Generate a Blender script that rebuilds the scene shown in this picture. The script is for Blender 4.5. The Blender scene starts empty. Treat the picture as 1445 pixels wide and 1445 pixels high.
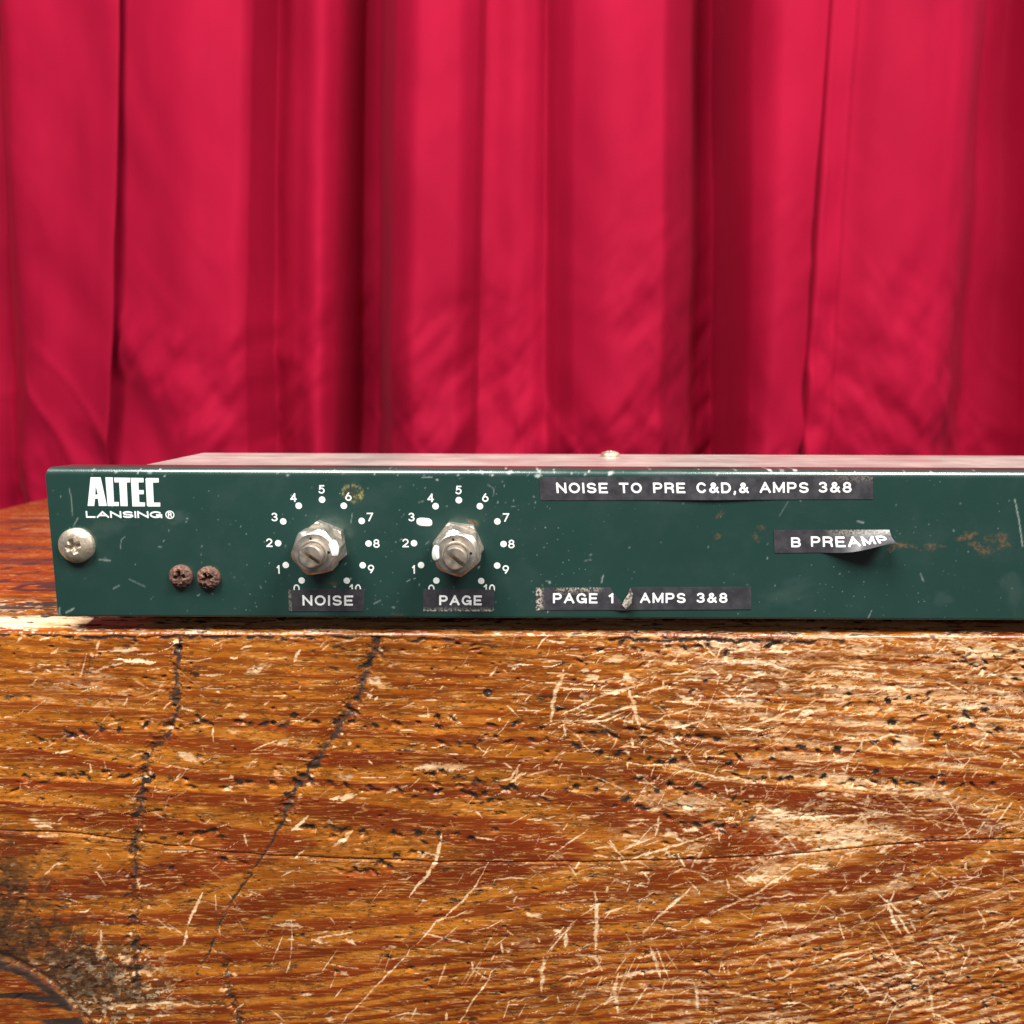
import bpy, math
import numpy as np
from mathutils import Matrix, Vector

# ------------------------------------------------------------------ camera, light, exposure
S = 0.001                                   # everything below is measured in millimetres
scene = bpy.context.scene
FPX, HALF = 1100.0, 722.5                   # focal length and half width of the photograph in its own pixels
CAM = np.array([134.72, -222.75, 67.20])
PITCH, YAW, ROLL = math.radians(8.992), math.radians(-0.1195), math.radians(0.196)
FWD = np.array([math.sin(YAW)*math.cos(PITCH), math.cos(YAW)*math.cos(PITCH), -math.sin(PITCH)])
_r = np.array([math.cos(YAW), -math.sin(YAW), 0.0]); _u = np.cross(_r, FWD)
RGT = _r*math.cos(ROLL) + _u*math.sin(ROLL)
UPV = -_r*math.sin(ROLL) + _u*math.cos(ROLL)
cd = bpy.data.cameras.new('camera'); cam = bpy.data.objects.new('camera', cd)
scene.collection.objects.link(cam); scene.camera = cam
cd.sensor_width = 36.0; cd.lens = 36.0*FPX/(2*HALF)
cd.clip_start = 0.01; cd.clip_end = 20.0
m = Matrix(((RGT[0], UPV[0], -FWD[0], CAM[0]*S), (RGT[1], UPV[1], -FWD[1], CAM[1]*S),
            (RGT[2], UPV[2], -FWD[2], CAM[2]*S), (0, 0, 0, 1)))
cam.matrix_world = m
cd.dof.use_dof = True; cd.dof.focus_distance = 0.221; cd.dof.aperture_fstop = 16.0

world = bpy.data.worlds.new('World'); scene.world = world; world.use_nodes = True
world.node_tree.nodes['Background'].inputs[0].default_value = (1.0, 0.97, 0.94, 1)
world.node_tree.nodes['Background'].inputs[1].default_value = 0.07

def area_lamp(name, loc, target, size, power, colour=(1, 0.96, 0.91)):
    ld = bpy.data.lights.new(name, 'AREA'); ld.shape = 'RECTANGLE'
    ld.size, ld.size_y = size; ld.energy = power; ld.color = colour
    o = bpy.data.objects.new(name, ld); scene.collection.objects.link(o)
    o.location = loc
    o.rotation_euler = (Vector(target) - Vector(loc)).to_track_quat('-Z', 'Y').to_euler()
    return o
area_lamp('softbox_lamp', (-0.13, -0.40, 0.80), (-0.06, 0.0, 0.0), (0.46, 0.34), 18.0)
area_lamp('softbox_lamp', (0.67, -0.40, 0.80), (0.40, 0.0, 0.0), (0.42, 0.34), 18.0)

scene.view_settings.view_transform = 'Standard'; scene.view_settings.look = 'None'
scene.view_settings.exposure = 0.0; scene.view_settings.gamma = 1.0
scene.view_settings.use_curve_mapping = False
scene.render.engine = 'CYCLES'

# ------------------------------------------------------------------ measuring helpers
def rays(px, py):
    px = np.asarray(px, float); py = np.asarray(py, float)
    return FWD + ((px-HALF)/FPX)[..., None]*RGT - ((py-HALF)/FPX)[..., None]*UPV
def on_y(px, py, Y=0.0):                    # measured photo position -> x, z on the upright plane at depth Y
    d = rays(px, py); t = (Y-CAM[1])/d[..., 1]
    return CAM[0]+t*d[..., 0], CAM[2]+t*d[..., 2]
def on_z(px, py, Z=0.0):
    d = rays(px, py); t = (Z-CAM[2])/d[..., 2]
    return CAM[0]+t*d[..., 0], CAM[1]+t*d[..., 1]
def measure(X, Y, Z):                       # the position a point was measured at
    d = np.stack(np.broadcast_arrays(X, Y, Z), -1) - CAM
    w = d@FWD
    return HALF+FPX*(d@RGT)/w, HALF-FPX*(d@UPV)/w

rng = np.random.default_rng(11)
def vnoise(x, y, seed):
    r = np.random.default_rng(seed); n = 256
    lat = r.random((n, n))
    xi = np.floor(x).astype(int); yi = np.floor(y).astype(int)
    fx = x-xi; fy = y-yi
    fx = fx*fx*(3-2*fx); fy = fy*fy*(3-2*fy)
    a = lat[xi % n, yi % n]; b = lat[(xi+1) % n, yi % n]
    c = lat[xi % n, (yi+1) % n]; d = lat[(xi+1) % n, (yi+1) % n]
    return (a*(1-fx)+b*fx)*(1-fy)+(c*(1-fx)+d*fx)*fy
def fbm(x, y, seed, octv=4, gain=0.5):
    t = 0; a = 1; s = 0
    for k in range(octv):
        t = t+a*vnoise(x*2**k+k*7.3, y*2**k+k*3.1, seed+k); s += a; a *= gain
    return t/s
def smooth(e0, e1, x):
    t = np.clip((x-e0)/(e1-e0), 0, 1); return t*t*(3-2*t)

# ------------------------------------------------------------------ object helpers
def mk(name, verts, faces, mat, parent=None, origin=None, smooth_shade=True, attrs=None):
    v = np.asarray(verts, float)
    if origin is None: origin = (v.min(0)+v.max(0))/2 if parent is not None else np.zeros(3)
    origin = np.asarray(origin, float)
    me = bpy.data.meshes.new(name)
    me.from_pydata(((v-origin)*S).tolist() if len(v) < 20000 else (v-origin)*S, [], faces)
    if smooth_shade: me.shade_smooth()
    if attrs:
        for k, a in attrs.items():
            at = me.attributes.new(k, 'FLOAT', 'POINT'); at.data.foreach_set('value', np.asarray(a, np.float32).ravel())
    me.materials.append(mat)
    o = bpy.data.objects.new(name, me); scene.collection.objects.link(o)
    if parent is not None:
        o.parent = parent; o.location = (origin - np.array(parent['_o']))*S
    else: o.location = origin*S
    o['_o'] = [float(q) for q in origin]
    return o
def empty(name, loc, label, cat, group=None):
    o = bpy.data.objects.new(name, None); scene.collection.objects.link(o)
    o.location = np.array(loc)*S; o['_o'] = [float(q) for q in loc]; o.empty_display_size = 0.01
    tag(o, label, cat, group); return o
def tag(o, label, cat, group=None):
    o['label'] = label; o['category'] = cat
    if group: o['group'] = group
def grid_faces(nr, nc, wrap=False):
    r, c = np.meshgrid(np.arange(nr-1), np.arange(nc if wrap else nc-1), indexing='ij')
    c2 = (c+1) % nc
    return np.stack([r*nc+c, r*nc+c2, (r+1)*nc+c2, (r+1)*nc+c], -1).reshape(-1, 4)

class Raster:                               # a mask on a regular x,z sheet in mm, drawn with strokes
    def __init__(s, x, z):
        s.x, s.z = x, z; s.dx = x[1]-x[0]; s.dz = z[1]-z[0]
    def new(s): return np.zeros((len(s.z), len(s.x)))
    def window(s, x0, x1, z0, z1):
        i0, i1 = int((x0-s.x[0])/s.dx)-1, int((x1-s.x[0])/s.dx)+2
        za, zb = sorted(((z0-s.z[0])/s.dz, (z1-s.z[0])/s.dz))
        j0, j1 = int(za)-1, int(zb)+2
        i0 = max(i0, 0); j0 = max(j0, 0); i1 = min(i1, len(s.x)); j1 = min(j1, len(s.z))
        return (slice(j0, j1), slice(i0, i1)) if i1 > i0 and j1 > j0 else None
    def stroke(s, mask, pts, w, amp=1.0, soft=0.5, rough=0.0, seed=0, taper=False, mode='max'):
        pts = np.asarray(pts, float); ww = w*1.8
        win = s.window(pts[:, 0].min()-ww, pts[:, 0].max()+ww, pts[:, 1].min()-ww, pts[:, 1].max()+ww)
        if win is None: return
        X, Z = np.meshgrid(s.x[win[1]], s.z[win[0]])
        best = np.full(X.shape, 1e9); tt = np.zeros(X.shape); n = len(pts)-1
        for k in range(n):
            a, b = pts[k], pts[k+1]; ab = b-a; L = ab@ab+1e-12
            t = np.clip(((X-a[0])*ab[0]+(Z-a[1])*ab[1])/L, 0, 1)
            d = np.hypot(X-a[0]-t*ab[0], Z-a[1]-t*ab[1])
            q = d < best; best = np.where(q, d, best); tt = np.where(q, (k+t)/n, tt)
        wv = w/2
        if taper: wv = wv*np.sqrt(np.clip(np.sin(np.pi*np.clip(tt, 0.02, 0.98)), 0, 1))
        if rough: wv = wv*(1+rough*(fbm(X*1.7+seed, Z*1.7+seed*.3, seed % 50, 3)-0.5)*2)
        val = amp*(1-smooth(1-soft, 1+soft*0.6, best/np.maximum(wv, 1e-3)))
        if mode == 'max': mask[win] = np.maximum(mask[win], val)
        else: mask[win] += val
    def blob(s, mask, c, rx, rz, ang=0, amp=1.0, soft=0.5, rough=0.4, seed=0, mode='max'):
        R = max(rx, rz)*1.8
        win = s.window(c[0]-R, c[0]+R, c[1]-R, c[1]+R)
        if win is None: return
        X, Z = np.meshgrid(s.x[win[1]]-c[0], s.z[win[0]]-c[1])
        ca, sa = math.cos(ang), math.sin(ang)
        p, q = (X*ca+Z*sa)/rx, (-X*sa+Z*ca)/rz
        d = np.hypot(p, q)
        d = d+rough*(fbm(p*1.6+seed*1.37+9, q*1.6+seed*.71+9, seed % 60, 3)-0.5)*2
        val = amp*(1-smooth(1-soft, 1+soft*0.4, d))
        if mode == 'max': mask[win] = np.maximum(mask[win], val)
        else: mask[win] += val

# ------------------------------------------------------------------ materials
class NT:
    def __init__(s, name):
        s.m = bpy.data.materials.new(name); s.m.use_nodes = True
        s.t = s.m.node_tree; s.b = s.t.nodes['Principled BSDF']
    def n(s, kind, **kw):
        o = s.t.nodes.new(kind)
        for k, v in kw.items():
            if k in o.inputs: s.set(o.inputs[k], v)
            else: setattr(o, k, v)
        return o
    def set(s, sock, v):
        if isinstance(v, bpy.types.NodeSocket): s.t.links.new(v, sock)
        else: sock.default_value = v
    def attr(s, name): return s.n('ShaderNodeAttribute', attribute_name=name).outputs['Fac']
    def math(s, op, a, b=0.0, clamp=False):
        o = s.t.nodes.new('ShaderNodeMath'); o.operation = op; o.use_clamp = clamp
        s.set(o.inputs[0], a); s.set(o.inputs[1], b); return o.outputs[0]
    def mix(s, f, a, b, blend='MIX'):
        o = s.t.nodes.new('ShaderNodeMix'); o.data_type = 'RGBA'; o.blend_type = blend
        s.set(o.inputs[0], f)
        for i, v in ((6, a), (7, b)):
            s.set(o.inputs[i], (*v, 1.0) if isinstance(v, tuple) and len(v) == 3 else v)
        return o.outputs[2]
    def coords(s, scale=(1, 1, 1)):
        tc = s.t.nodes.new('ShaderNodeTexCoord'); mp = s.t.nodes.new('ShaderNodeMapping')
        mp.inputs['Scale'].default_value = scale; s.t.links.new(tc.outputs['Object'], mp.inputs[0]); return mp.outputs[0]
    def noise(s, scale, detail=4, rough=0.55, stretch=(1, 1, 1)):
        o = s.t.nodes.new('ShaderNodeTexNoise'); s.t.links.new(s.coords(stretch), o.inputs['Vector'])
        o.inputs['Scale'].default_value = scale; o.inputs['Detail'].default_value = detail
        o.inputs['Roughness'].default_value = rough; return o.outputs['Fac']
    def ramp(s, f, lo, hi, a=0.0, b=1.0):
        o = s.t.nodes.new('ShaderNodeMapRange'); o.interpolation_type = 'SMOOTHSTEP'
        s.set(o.inputs[0], f); o.inputs[1].default_value = lo; o.inputs[2].default_value = hi
        s.set(o.inputs[3], a); s.set(o.inputs[4], b); return o.outputs[0]
    def bump(s, h, strength, dist):
        o = s.t.nodes.new('ShaderNodeBump'); s.set(o.inputs['Height'], h)
        o.inputs['Strength'].default_value = strength; o.inputs['Distance'].default_value = dist
        s.t.links.new(o.outputs[0], s.b.inputs['Normal'])
    def out(s, **kw):
        for k, v in kw.items():
            k = k.replace('_', ' ')
            if isinstance(v, tuple) and len(v) == 3: v = (*v, 1.0)
            s.set(s.b.inputs[k], v)
        return s.m

def mat_wood():
    t = NT('varnished_scarred_timber')
    late, pale, dark, grime, red = (t.attr(a) for a in ('late', 'pale', 'dark', 'grime', 'red'))
    fib = t.noise(420, 5, 0.70, (0.09, 1, 1))
    fib2 = t.noise(1500, 3, 0.65, (0.05, 1, 1))
    mott = t.noise(60, 5, 0.65, (0.5, 1, 1))
    fleck = t.noise(1100, 4, 0.75, (0.35, 1, 1))
    early = t.mix(t.ramp(mott, 0.38, 0.64), (0.315, 0.084, 0.006), (0.51, 0.168, 0.016))
    latec = t.mix(t.ramp(mott, 0.35, 0.65), (0.150, 0.021, 0.004), (0.225, 0.034, 0.005))
    col = t.mix(late, early, latec)
    col = t.mix(red, col, (0.225, 0.034, 0.005))
    soft = t.math('SUBTRACT', 1.0, t.math('MULTIPLY', t.math('MAXIMUM', late, red), 0.85), True)
    col = t.mix(t.ramp(fib, 0.36, 0.54, 0.30, 0.0), col, (0.13, 0.026, 0.004))
    col = t.mix(t.ramp(fib2, 0.52, 0.68, 0.0, 0.40), col, (0.78, 0.33, 0.06))
    col = t.mix(t.math('MULTIPLY', t.ramp(fleck, 0.53, 0.63, 0.0, 0.75), soft), col, (0.070, 0.027, 0.008))
    dash = t.noise(620, 5, 0.75, (0.25, 1, 1)); where = t.noise(70, 4, 0.6, (0.45, 1, 1))
    col = t.mix(t.math('MULTIPLY', t.ramp(dash, 0.53, 0.61), t.math('MULTIPLY', soft, t.ramp(where, 0.38, 0.58, 0.15, 1.0))), col, (0.036, 0.020, 0.013))
    smut = t.noise(34, 5, 0.65, (0.55, 1, 1))
    col = t.mix(t.ramp(smut, 0.50, 0.68, 0.0, 0.32), col, (0.15, 0.046, 0.009))
    lightn = t.noise(1300, 4, 0.75, (0.14, 1, 1))
    col = t.mix(t.ramp(lightn, 0.56, 0.68, 0.0, 0.60), col, (0.84, 0.47, 0.16))
    brk = t.noise(1000, 5, 0.75, (0.45, 1, 1))
    pf = t.ramp(t.math('MULTIPLY', pale, t.math('ADD', t.math('MULTIPLY', brk, 2.6), -0.30)), 0.10, 0.85)
    pc = t.mix(t.ramp(fib, 0.35, 0.62), (0.66, 0.33, 0.13), (0.95, 0.72, 0.46))
    pc = t.mix(t.ramp(t.noise(2200, 3, 0.7, (0.3, 1, 1)), 0.52, 0.66, 0.0, 0.45), pc, (0.40, 0.17, 0.06))
    col = t.mix(pf, col, pc)
    gc = t.mix(t.ramp(brk, 0.40, 0.66), (0.018, 0.012, 0.009), (0.12, 0.058, 0.025))
    col = t.mix(grime, col, gc)
    col = t.mix(t.ramp(t.math('ADD', dark, t.math('MULTIPLY', t.math('SUBTRACT', fleck, 0.5), 1.0)), 0.22, 0.72), col, (0.042, 0.029, 0.024))
    rough = t.ramp(t.noise(180, 4, 0.6, (0.4, 1, 1)), 0.3, 0.7, 0.18, 0.40)
    rough = t.math('ADD', rough, t.math('MULTIPLY', pale, 0.22))
    h = t.math('ADD', t.math('MULTIPLY', fib, 0.6), t.math('MULTIPLY', fleck, 0.5))
    t.bump(h, 0.7, 0.00025)
    return t.out(Base_Color=col, Roughness=rough, Specular_IOR_Level=0.45, Coat_Weight=0.12, Coat_Roughness=0.18)
def mat_panel():
    t = NT('chipped_green_enamel')
    chip, rust, gold, dust = (t.attr(a) for a in ('chip', 'rust', 'gold', 'dust'))
    n1 = t.noise(14, 5, 0.6); n2 = t.noise(90, 5, 0.6); n3 = t.noise(1800, 2, 0.5)
    col = t.mix(t.ramp(n1, 0.3, 0.7), (0.0105, 0.039, 0.0325), (0.0140, 0.047, 0.0395))
    smear = t.math('MULTIPLY', t.ramp(n2, 0.48, 0.72), 0.03)
    col = t.mix(t.math('ADD', smear, dust), col, (0.16, 0.20, 0.185))
    for sc_, th, am in ((300, 0.045, 0.28), (620, 0.075, 0.20)):   # pin-prick chips in the paint
        vo = t.t.nodes.new('ShaderNodeTexVoronoi'); t.t.links.new(t.coords(), vo.inputs['Vector']); vo.inputs['Scale'].default_value = sc_
        sx_ = t.t.nodes.new('ShaderNodeSeparateColor'); t.t.links.new(vo.outputs['Color'], sx_.inputs[0])
        keep = t.math('MULTIPLY', t.ramp(sx_.outputs[0], 0.45, 0.95, 0.0, am), t.ramp(t.noise(26, 4, .65), .46, .62))
        col = t.mix(t.math('MULTIPLY', t.ramp(vo.outputs['Distance'], th, th*2.4, 1.0, 0.0), keep), col, (0.62, 0.70, 0.66))
    col = t.mix(rust, col, t.mix(t.ramp(t.noise(900, 3), 0.4, 0.6), (0.034, 0.028, 0.012), (0.115, 0.070, 0.030)))
    col = t.mix(gold, col, (0.42, 0.36, 0.13))
    col = t.mix(chip, col, (0.62, 0.68, 0.64))
    rough = t.ramp(n2, 0.3, 0.7, 0.26, 0.36)
    rough = t.math('ADD', rough, t.math('MULTIPLY', rust, 0.3))
    t.bump(t.math('ADD', n3, t.math('MULTIPLY', t.noise(260, 3), 0.6)), 0.10, 0.0002)
    return t.out(Base_Color=col, Roughness=rough, Specular_IOR_Level=0.7, Coat_Weight=0.65, Coat_Roughness=0.18, Coat_IOR=1.6)
def mat_curtain(name, tint=1.0):
    t = NT(name)
    n = t.noise(9, 4, 0.6, (1, 1, 0.4)); w = t.noise(1400, 2, 0.5)
    col = t.mix(t.ramp(n, 0.3, 0.7), (0.262*tint, 0.0036, 0.0240), (0.322*tint, 0.0048, 0.0300))
    t.bump(w, 0.25, 0.0004)
    return t.out(Base_Color=col, Roughness=0.75, Specular_IOR_Level=0.06, Sheen_Weight=0.03, Sheen_Roughness=0.4,
                 Sheen_Tint=(1.0, 0.30, 0.42))
def mat_metal(name, a, b, rough=(0.3, 0.5), metallic=0.9, scale=700, dirt=0.25, bump=0.12, stretch=(1, 1, 1), dirtcol=(0.16, 0.10, 0.05)):
    t = NT(name)
    n = t.noise(scale, 4, 0.6, stretch); d = t.noise(scale*0.35, 5, 0.65)
    col = t.mix(t.ramp(n, 0.3, 0.7), a, b)
    df = t.math('MULTIPLY', t.ramp(d, 0.50, 0.72), dirt)
    col = t.mix(df, col, dirtcol)
    t.bump(n, bump, 0.0002)
    return t.out(Base_Color=col, Metallic=t.math('SUBTRACT', metallic, t.math('MULTIPLY', df, metallic*0.7)), Roughness=t.ramp(d, 0.3, 0.7, rough[0], rough[1]))
def mat_plain(name, col, rough, spec=0.5, var=0.12, scale=500):
    t = NT(name); n = t.noise(scale, 4, 0.6)
    c = t.mix(t.ramp(n, 0.35, 0.7), tuple(q*(1-var) for q in col), tuple(min(1, q*(1+var)) for q in col))
    return t.out(Base_Color=c, Roughness=rough, Specular_IOR_Level=spec)
def mat_tape():
    t = NT('worn_black_label_tape'); wear = t.attr('wear')
    n = t.noise(260, 4, 0.6); f = t.noise(1500, 3, 0.6, (1, 1, 1))
    col = t.mix(t.ramp(n, 0.3, 0.7), (0.030, 0.029, 0.035), (0.050, 0.047, 0.056))
    col = t.mix(t.math('MULTIPLY', t.ramp(f, 0.70, 0.78), 0.25), col, (0.25, 0.24, 0.25))
    wc = t.mix(t.ramp(f, 0.4, 0.6), (0.30, 0.25, 0.17), (0.50, 0.46, 0.38))
    col = t.mix(t.math('MULTIPLY', wear, t.ramp(f, 0.40, 0.56)), col, wc)
    t.bump(n, 0.25, 0.0003)
    return t.out(Base_Color=col, Roughness=t.ramp(n, 0.3, 0.7, 0.36, 0.52), Specular_IOR_Level=0.55)
M_WOOD, M_PANEL, M_TAPE = mat_wood(), mat_panel(), mat_tape()
M_INK = mat_plain('white_silkscreen_ink', (0.80, 0.83, 0.82), 0.5, 0.4, 0.04)
M_LETTER = mat_plain('white_tape_lettering', (0.88, 0.89, 0.90), 0.45, 0.4, 0.05)
M_DAB = mat_plain('white_correction_paint', (0.86, 0.86, 0.83), 0.5, 0.4, 0.05)
M_NUT = mat_metal('tarnished_nickel', (0.52, 0.46, 0.40), (0.76, 0.71, 0.63), (0.30, 0.50), 0.9, 420, 0.55, 0.22, dirtcol=(0.22, 0.13, 0.07))
M_SHAFT = mat_metal('dull_steel', (0.46, 0.40, 0.33), (0.70, 0.63, 0.54), (0.26, 0.44), 0.85, 520, 0.6, 0.2, dirtcol=(0.2, 0.11, 0.06))
M_SCREW = mat_metal('grimy_nickel_screw', (0.50, 0.41, 0.30), (0.74, 0.66, 0.55), (0.34, 0.56), 0.8, 600, 0.85, 0.4, dirtcol=(0.34, 0.21, 0.08))
M_RUST = mat_metal('rusted_screw', (0.050, 0.026, 0.020), (0.235, 0.115, 0.080), (0.55, 0.85), 0.25, 1300, 0.6, 0.9, dirtcol=(0.035, 0.024, 0.022))
M_CHASSIS = mat_metal('brushed_bare_aluminium', (0.50, 0.46, 0.43), (0.70, 0.65, 0.60), (0.26, 0.44), 0.6, 120, 0.45, 0.12, (0.12, 1, 1), (0.42, 0.30, 0.22))
M_DARK = mat_plain('black_gap', (0.012, 0.011, 0.010), 0.8, 0.2)

# ------------------------------------------------------------------ timber block
FACE_Y = 1.8
xd = np.arange(-28.0, 299.0, 0.29)
xs = np.concatenate([np.linspace(-150, -29.5, 34), xd, np.linspace(301, 545, 70)])
D0, D1 = 34, 34+len(xd)
zf = np.arange(-6.0, -152.0, -0.285)
ras = Raster(xd, zf)
XX, ZZ = np.meshgrid(xs, zf)
PA, PB = measure(XX, FACE_Y, ZZ)            # position of every face vertex in the photograph's measure
# growth-ring field from traced contours (px) of the cathedral figure
def curve(pts): p = np.array(sorted(pts), float); return p[:, 0], p[:, 1]
axis = curve([(-700, 1180), (0, 1186), (455, 1192), (848, 1203), (1154, 1192), (1425, 1166), (1800, 1140), (2900, 1090)])
tipn = curve([(-700, 7.2), (0, 5.25), (240, 4.7), (455, 4.0), (848, 3.0), (1154, 2.0), (1425, 1.0), (1700, 0.2), (2900, -3.0)])
UP = {0: [(-700, 960), (0, 985), (448, 1022), (720, 1041), (845, 1046), (1021, 1068), (1222, 1076), (1445, 1098), (1640, 1128)],
      1: [(-700, 985), (0, 1012), (249, 1030), (448, 1054), (720, 1069), (870, 1078), (971, 1095), (1071, 1103), (1171, 1110), (1272, 1121), (1372, 1145), (1425, 1166)],
      2: [(-700, 1020), (0, 1052), (219, 1079), (448, 1096), (720, 1109), (845, 1121), (971, 1146), (1080, 1168), (1154, 1192)],
      3: [(-700, 1070), (0, 1096), (250, 1110), (498, 1129), (720, 1152), (790, 1170), (848, 1203)],
      4: [(-700, 1110), (0, 1128), (224, 1149), (349, 1167), (420, 1180), (455, 1192)],
      5: [(-700, 1140), (0, 1165), (120, 1180)]}
LO = {0: [(-700, 1440), (0, 1400), (448, 1385), (720, 1345), (870, 1326), (1021, 1316), (1171, 1295), (1272, 1275), (1445, 1235), (1640, 1160)],
      1: [(-700, 1425), (0, 1375), (448, 1352), (720, 1319), (870, 1302), (1021, 1292), (1171, 1266), (1272, 1241), (1372, 1205), (1425, 1166)],
      2: [(-700, 1380), (0, 1345), (199, 1335), (498, 1312), (720, 1286), (820, 1276), (921, 1264), (1021, 1241), (1121, 1212), (1154, 1192)],
      3: [(-700, 1340), (0, 1312), (319, 1301), (448, 1280), (648, 1261), (770, 1234), (848, 1203)],
      4: [(-700, 1290), (0, 1272), (199, 1268), (319, 1238), (400, 1214), (455, 1192)],
      5: [(-700, 1235), (0, 1212), (120, 1190)]}
colx = PA[len(zf)//2]                        # measured x of each column
warp = (fbm(PA/150, PB/60, 3, 3)-0.5)*14 + (fbm(PA/60, PB/26, 5, 2)-0.5)*4
RING = np.zeros_like(PA)
for j in range(len(xs)):
    x = colx[j]; na = np.interp(x, *tipn); ya = np.interp(x, *axis)
    ks = [(ya, na)]
    for k in range(6):
        if na > k+0.02:
            cu, cl = curve(UP[k]), curve(LO[k])
            ks.append((min(np.interp(x, *cu), ya-3), k)); ks.append((max(np.interp(x, *cl), ya+3), k))
    ks.sort()
    y0, n0 = ks[0]; y1, n1 = ks[-1]
    ks = [(y0-260, n0-16.0), (y0-110, n0-6.4), (y0-40, n0-2.2)]+ks+[(y1+36, n1-2.0), (y1+100, n1-6.6), (y1+300, n1-22.0)]
    ks = np.array(ks)
    RING[:, j] = np.interp(PB[:, j]+warp[:, j], ks[:, 0], ks[:, 1])
fr = RING-np.floor(RING)                     # ~1 just inside a ring line, 0 just past it
band = (1-smooth(0.38, 0.60, fr+(fbm(PA/40, PB/8, 17, 2)-.5)*.12))*smooth(0.0, 0.05, fr)
ringamp = 0.88+0.3*np.random.default_rng(5).random(80)[(np.floor(RING+0.3).astype(int)+40) % 80]
LATE = np.clip(band*ringamp, 0, 1)*(.62+.38*smooth(960, 1080, PB))
# the broad red-brown tips of the figure
AXD = np.abs(PB-np.interp(PA, *axis))
RED = np.zeros_like(PA)
for tx, n, wid, amp in ((455, 4, 250, 0.62), (848, 3, 130, 0.75), (1154, 2, 165, 0.85), (1425, 1, 190, 0.6)):
    cu, cl = curve(UP[n]), curve(LO[n])
    inside = smooth(-3, 4, PB+warp*.6-np.interp(PA, *cu))*smooth(-3, 4, np.interp(PA, *cl)-PB-warp*.6)*smooth(4, -4, PA-tx)
    cu2, cl2 = curve(UP[n]), curve(LO[n])
    RED = np.maximum(RED, inside*smooth(tx-wid, tx-wid*0.45, PA+warp*3)*amp)
n_long = fbm(PA/220, PB/5.0, 21, 4)          # streaks along the grain
LATE = np.clip(LATE+smooth(0.56, 0.75, n_long)*0.35*smooth(1060, 980, PB)+smooth(0.55, 0.75, n_long)*0.3*smooth(1310, 1380, PB), 0, 1)
PALE, DARK, GRIME = np.zeros_like(PA), np.zeros_like(PA), np.zeros_like(PA)
RLINE = (smooth(.0, .03, fr)*(1-smooth(.05, .13, fr)))*smooth(.35, .65, fbm(PA/70, PB/14, 18, 3))*.42*smooth(1100, 1330, PB+.0*PA)
H = (fbm(PA/160, PB/70, 31, 3)-0.5)*0.9 + LATE*0.10 + (fbm(PA/30, PB/2.5, 33, 3)-0.5)*0.10
pal, drk, hgt = ras.new(), ras.new(), ras.new()
def F(pts):                                  # measured px on the face -> mm
    p = np.asarray(pts, float); x, z = on_y(p[:, 0], p[:, 1], FACE_Y); return np.stack([x, z], -1)
PX = 0.199                                   # mm per measured px on the face
def jag(pts, step=9, amp=2.2, seed=0):
    p = np.asarray(pts, float); r = np.random.default_rng(seed); out = []
    for a, b in zip(p[:-1], p[1:]):
        n = max(1, int(np.hypot(*(b-a))/step))
        for k in range(n): out.append(a+(b-a)*k/n+r.normal(0, amp, 2))
    out.append(p[-1]); return np.array(out)
def chip(px, py, w, h, ang=0.0, deep=0.45, seed=0, d=0.8):
    c = F([(px, py)])[0]
    ras.blob(hgt, c, w*PX/2, h*PX/2, ang, -deep, 0.75, 0.45, seed, 'add')
    c2 = F([(px, py-h*0.18)])[0]
    ras.blob(drk, c2, w*PX*0.46, h*PX*0.38, ang, d, 0.85, 1.2, seed+1)
def scratch(pts, w, amp=0.9, deep=0.10, rough=0.5, seed=0, taper=True):
    q = F(pts)
    ras.stroke(pal, q, w*PX, amp, 0.6, rough, seed, taper)
    ras.stroke(hgt, q, w*PX*1.1, -deep, 0.9, rough, seed, taper, 'add')
PAd, PBd = PA[:, D0:D1], PB[:, D0:D1]
def broken(q, w, amp, sd, lo=.38, hi=.58, sx=7., sy=5.):
    g = ras.new(); ras.stroke(g, q, w*PX, amp, 0.9, 1.0, sd)
    np.maximum(drk, g*smooth(lo, hi, fbm(PAd/sx, PBd/sy, sd+300, 3)), out=drk)
# --- the two long chains of gouges, a short third one
L1 = [(252, 893), (250, 940), (247, 1000), (238, 1042), (214, 1056), (204, 1075), (202, 1112), (193, 1160), (190, 1210), (190, 1300), (193, 1392)]
L2 = [(530, 903), (515, 950), (504, 986), (470, 1040), (440, 1080), (411, 1125), (396, 1165)]
L2b = [(396, 1165), (370, 1210), (336, 1260), (311, 1300), (295, 1345), (278, 1375)]
L3 = [(318, 1363), (325, 1400), (337, 1450)]
for L, w, sd in ((L1, 19, 1), (L2, 23, 2), (L3, 14, 3)):
    q = F(jag(L, 7, 2.2, sd))
    ras.stroke(hgt, q, w*PX, -0.40, 0.9, 0.9, sd, False, 'add'); broken(q, w*.95, .62, sd, .38, .62, 5., 4.); broken(q, w*.45, .66, sd+7, .30, .56, 6., 9.)
    p = jag(L, 5, 4.0, sd+9)
    for i, (a, b) in enumerate(p):
        u = rng.random()
        if u < .55: chip(a, b, w*rng.uniform(.5, 1.35), rng.uniform(6, 15), rng.uniform(-.9, .9), rng.uniform(.1, .45), i+sd*40, rng.uniform(.4, .9))
        elif u < .75:
            c = F([(a+w*rng.uniform(-.5, .9), b+rng.uniform(0, 6))])[0]
            ras.blob(pal, c, rng.uniform(2, 5.5)*PX, rng.uniform(2, 4.5)*PX, rng.uniform(-.8, .8), 0.8, 0.5, 0.8, i+sd*31)
q = F(jag(L2b, 10, 0.9, 6)); ras.stroke(hgt, q, 5*PX, -0.25, 0.9, 0.4, 4, False, 'add'); broken(q, 5.5, .7, 4, .22, .5, 14., 10.)
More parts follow.
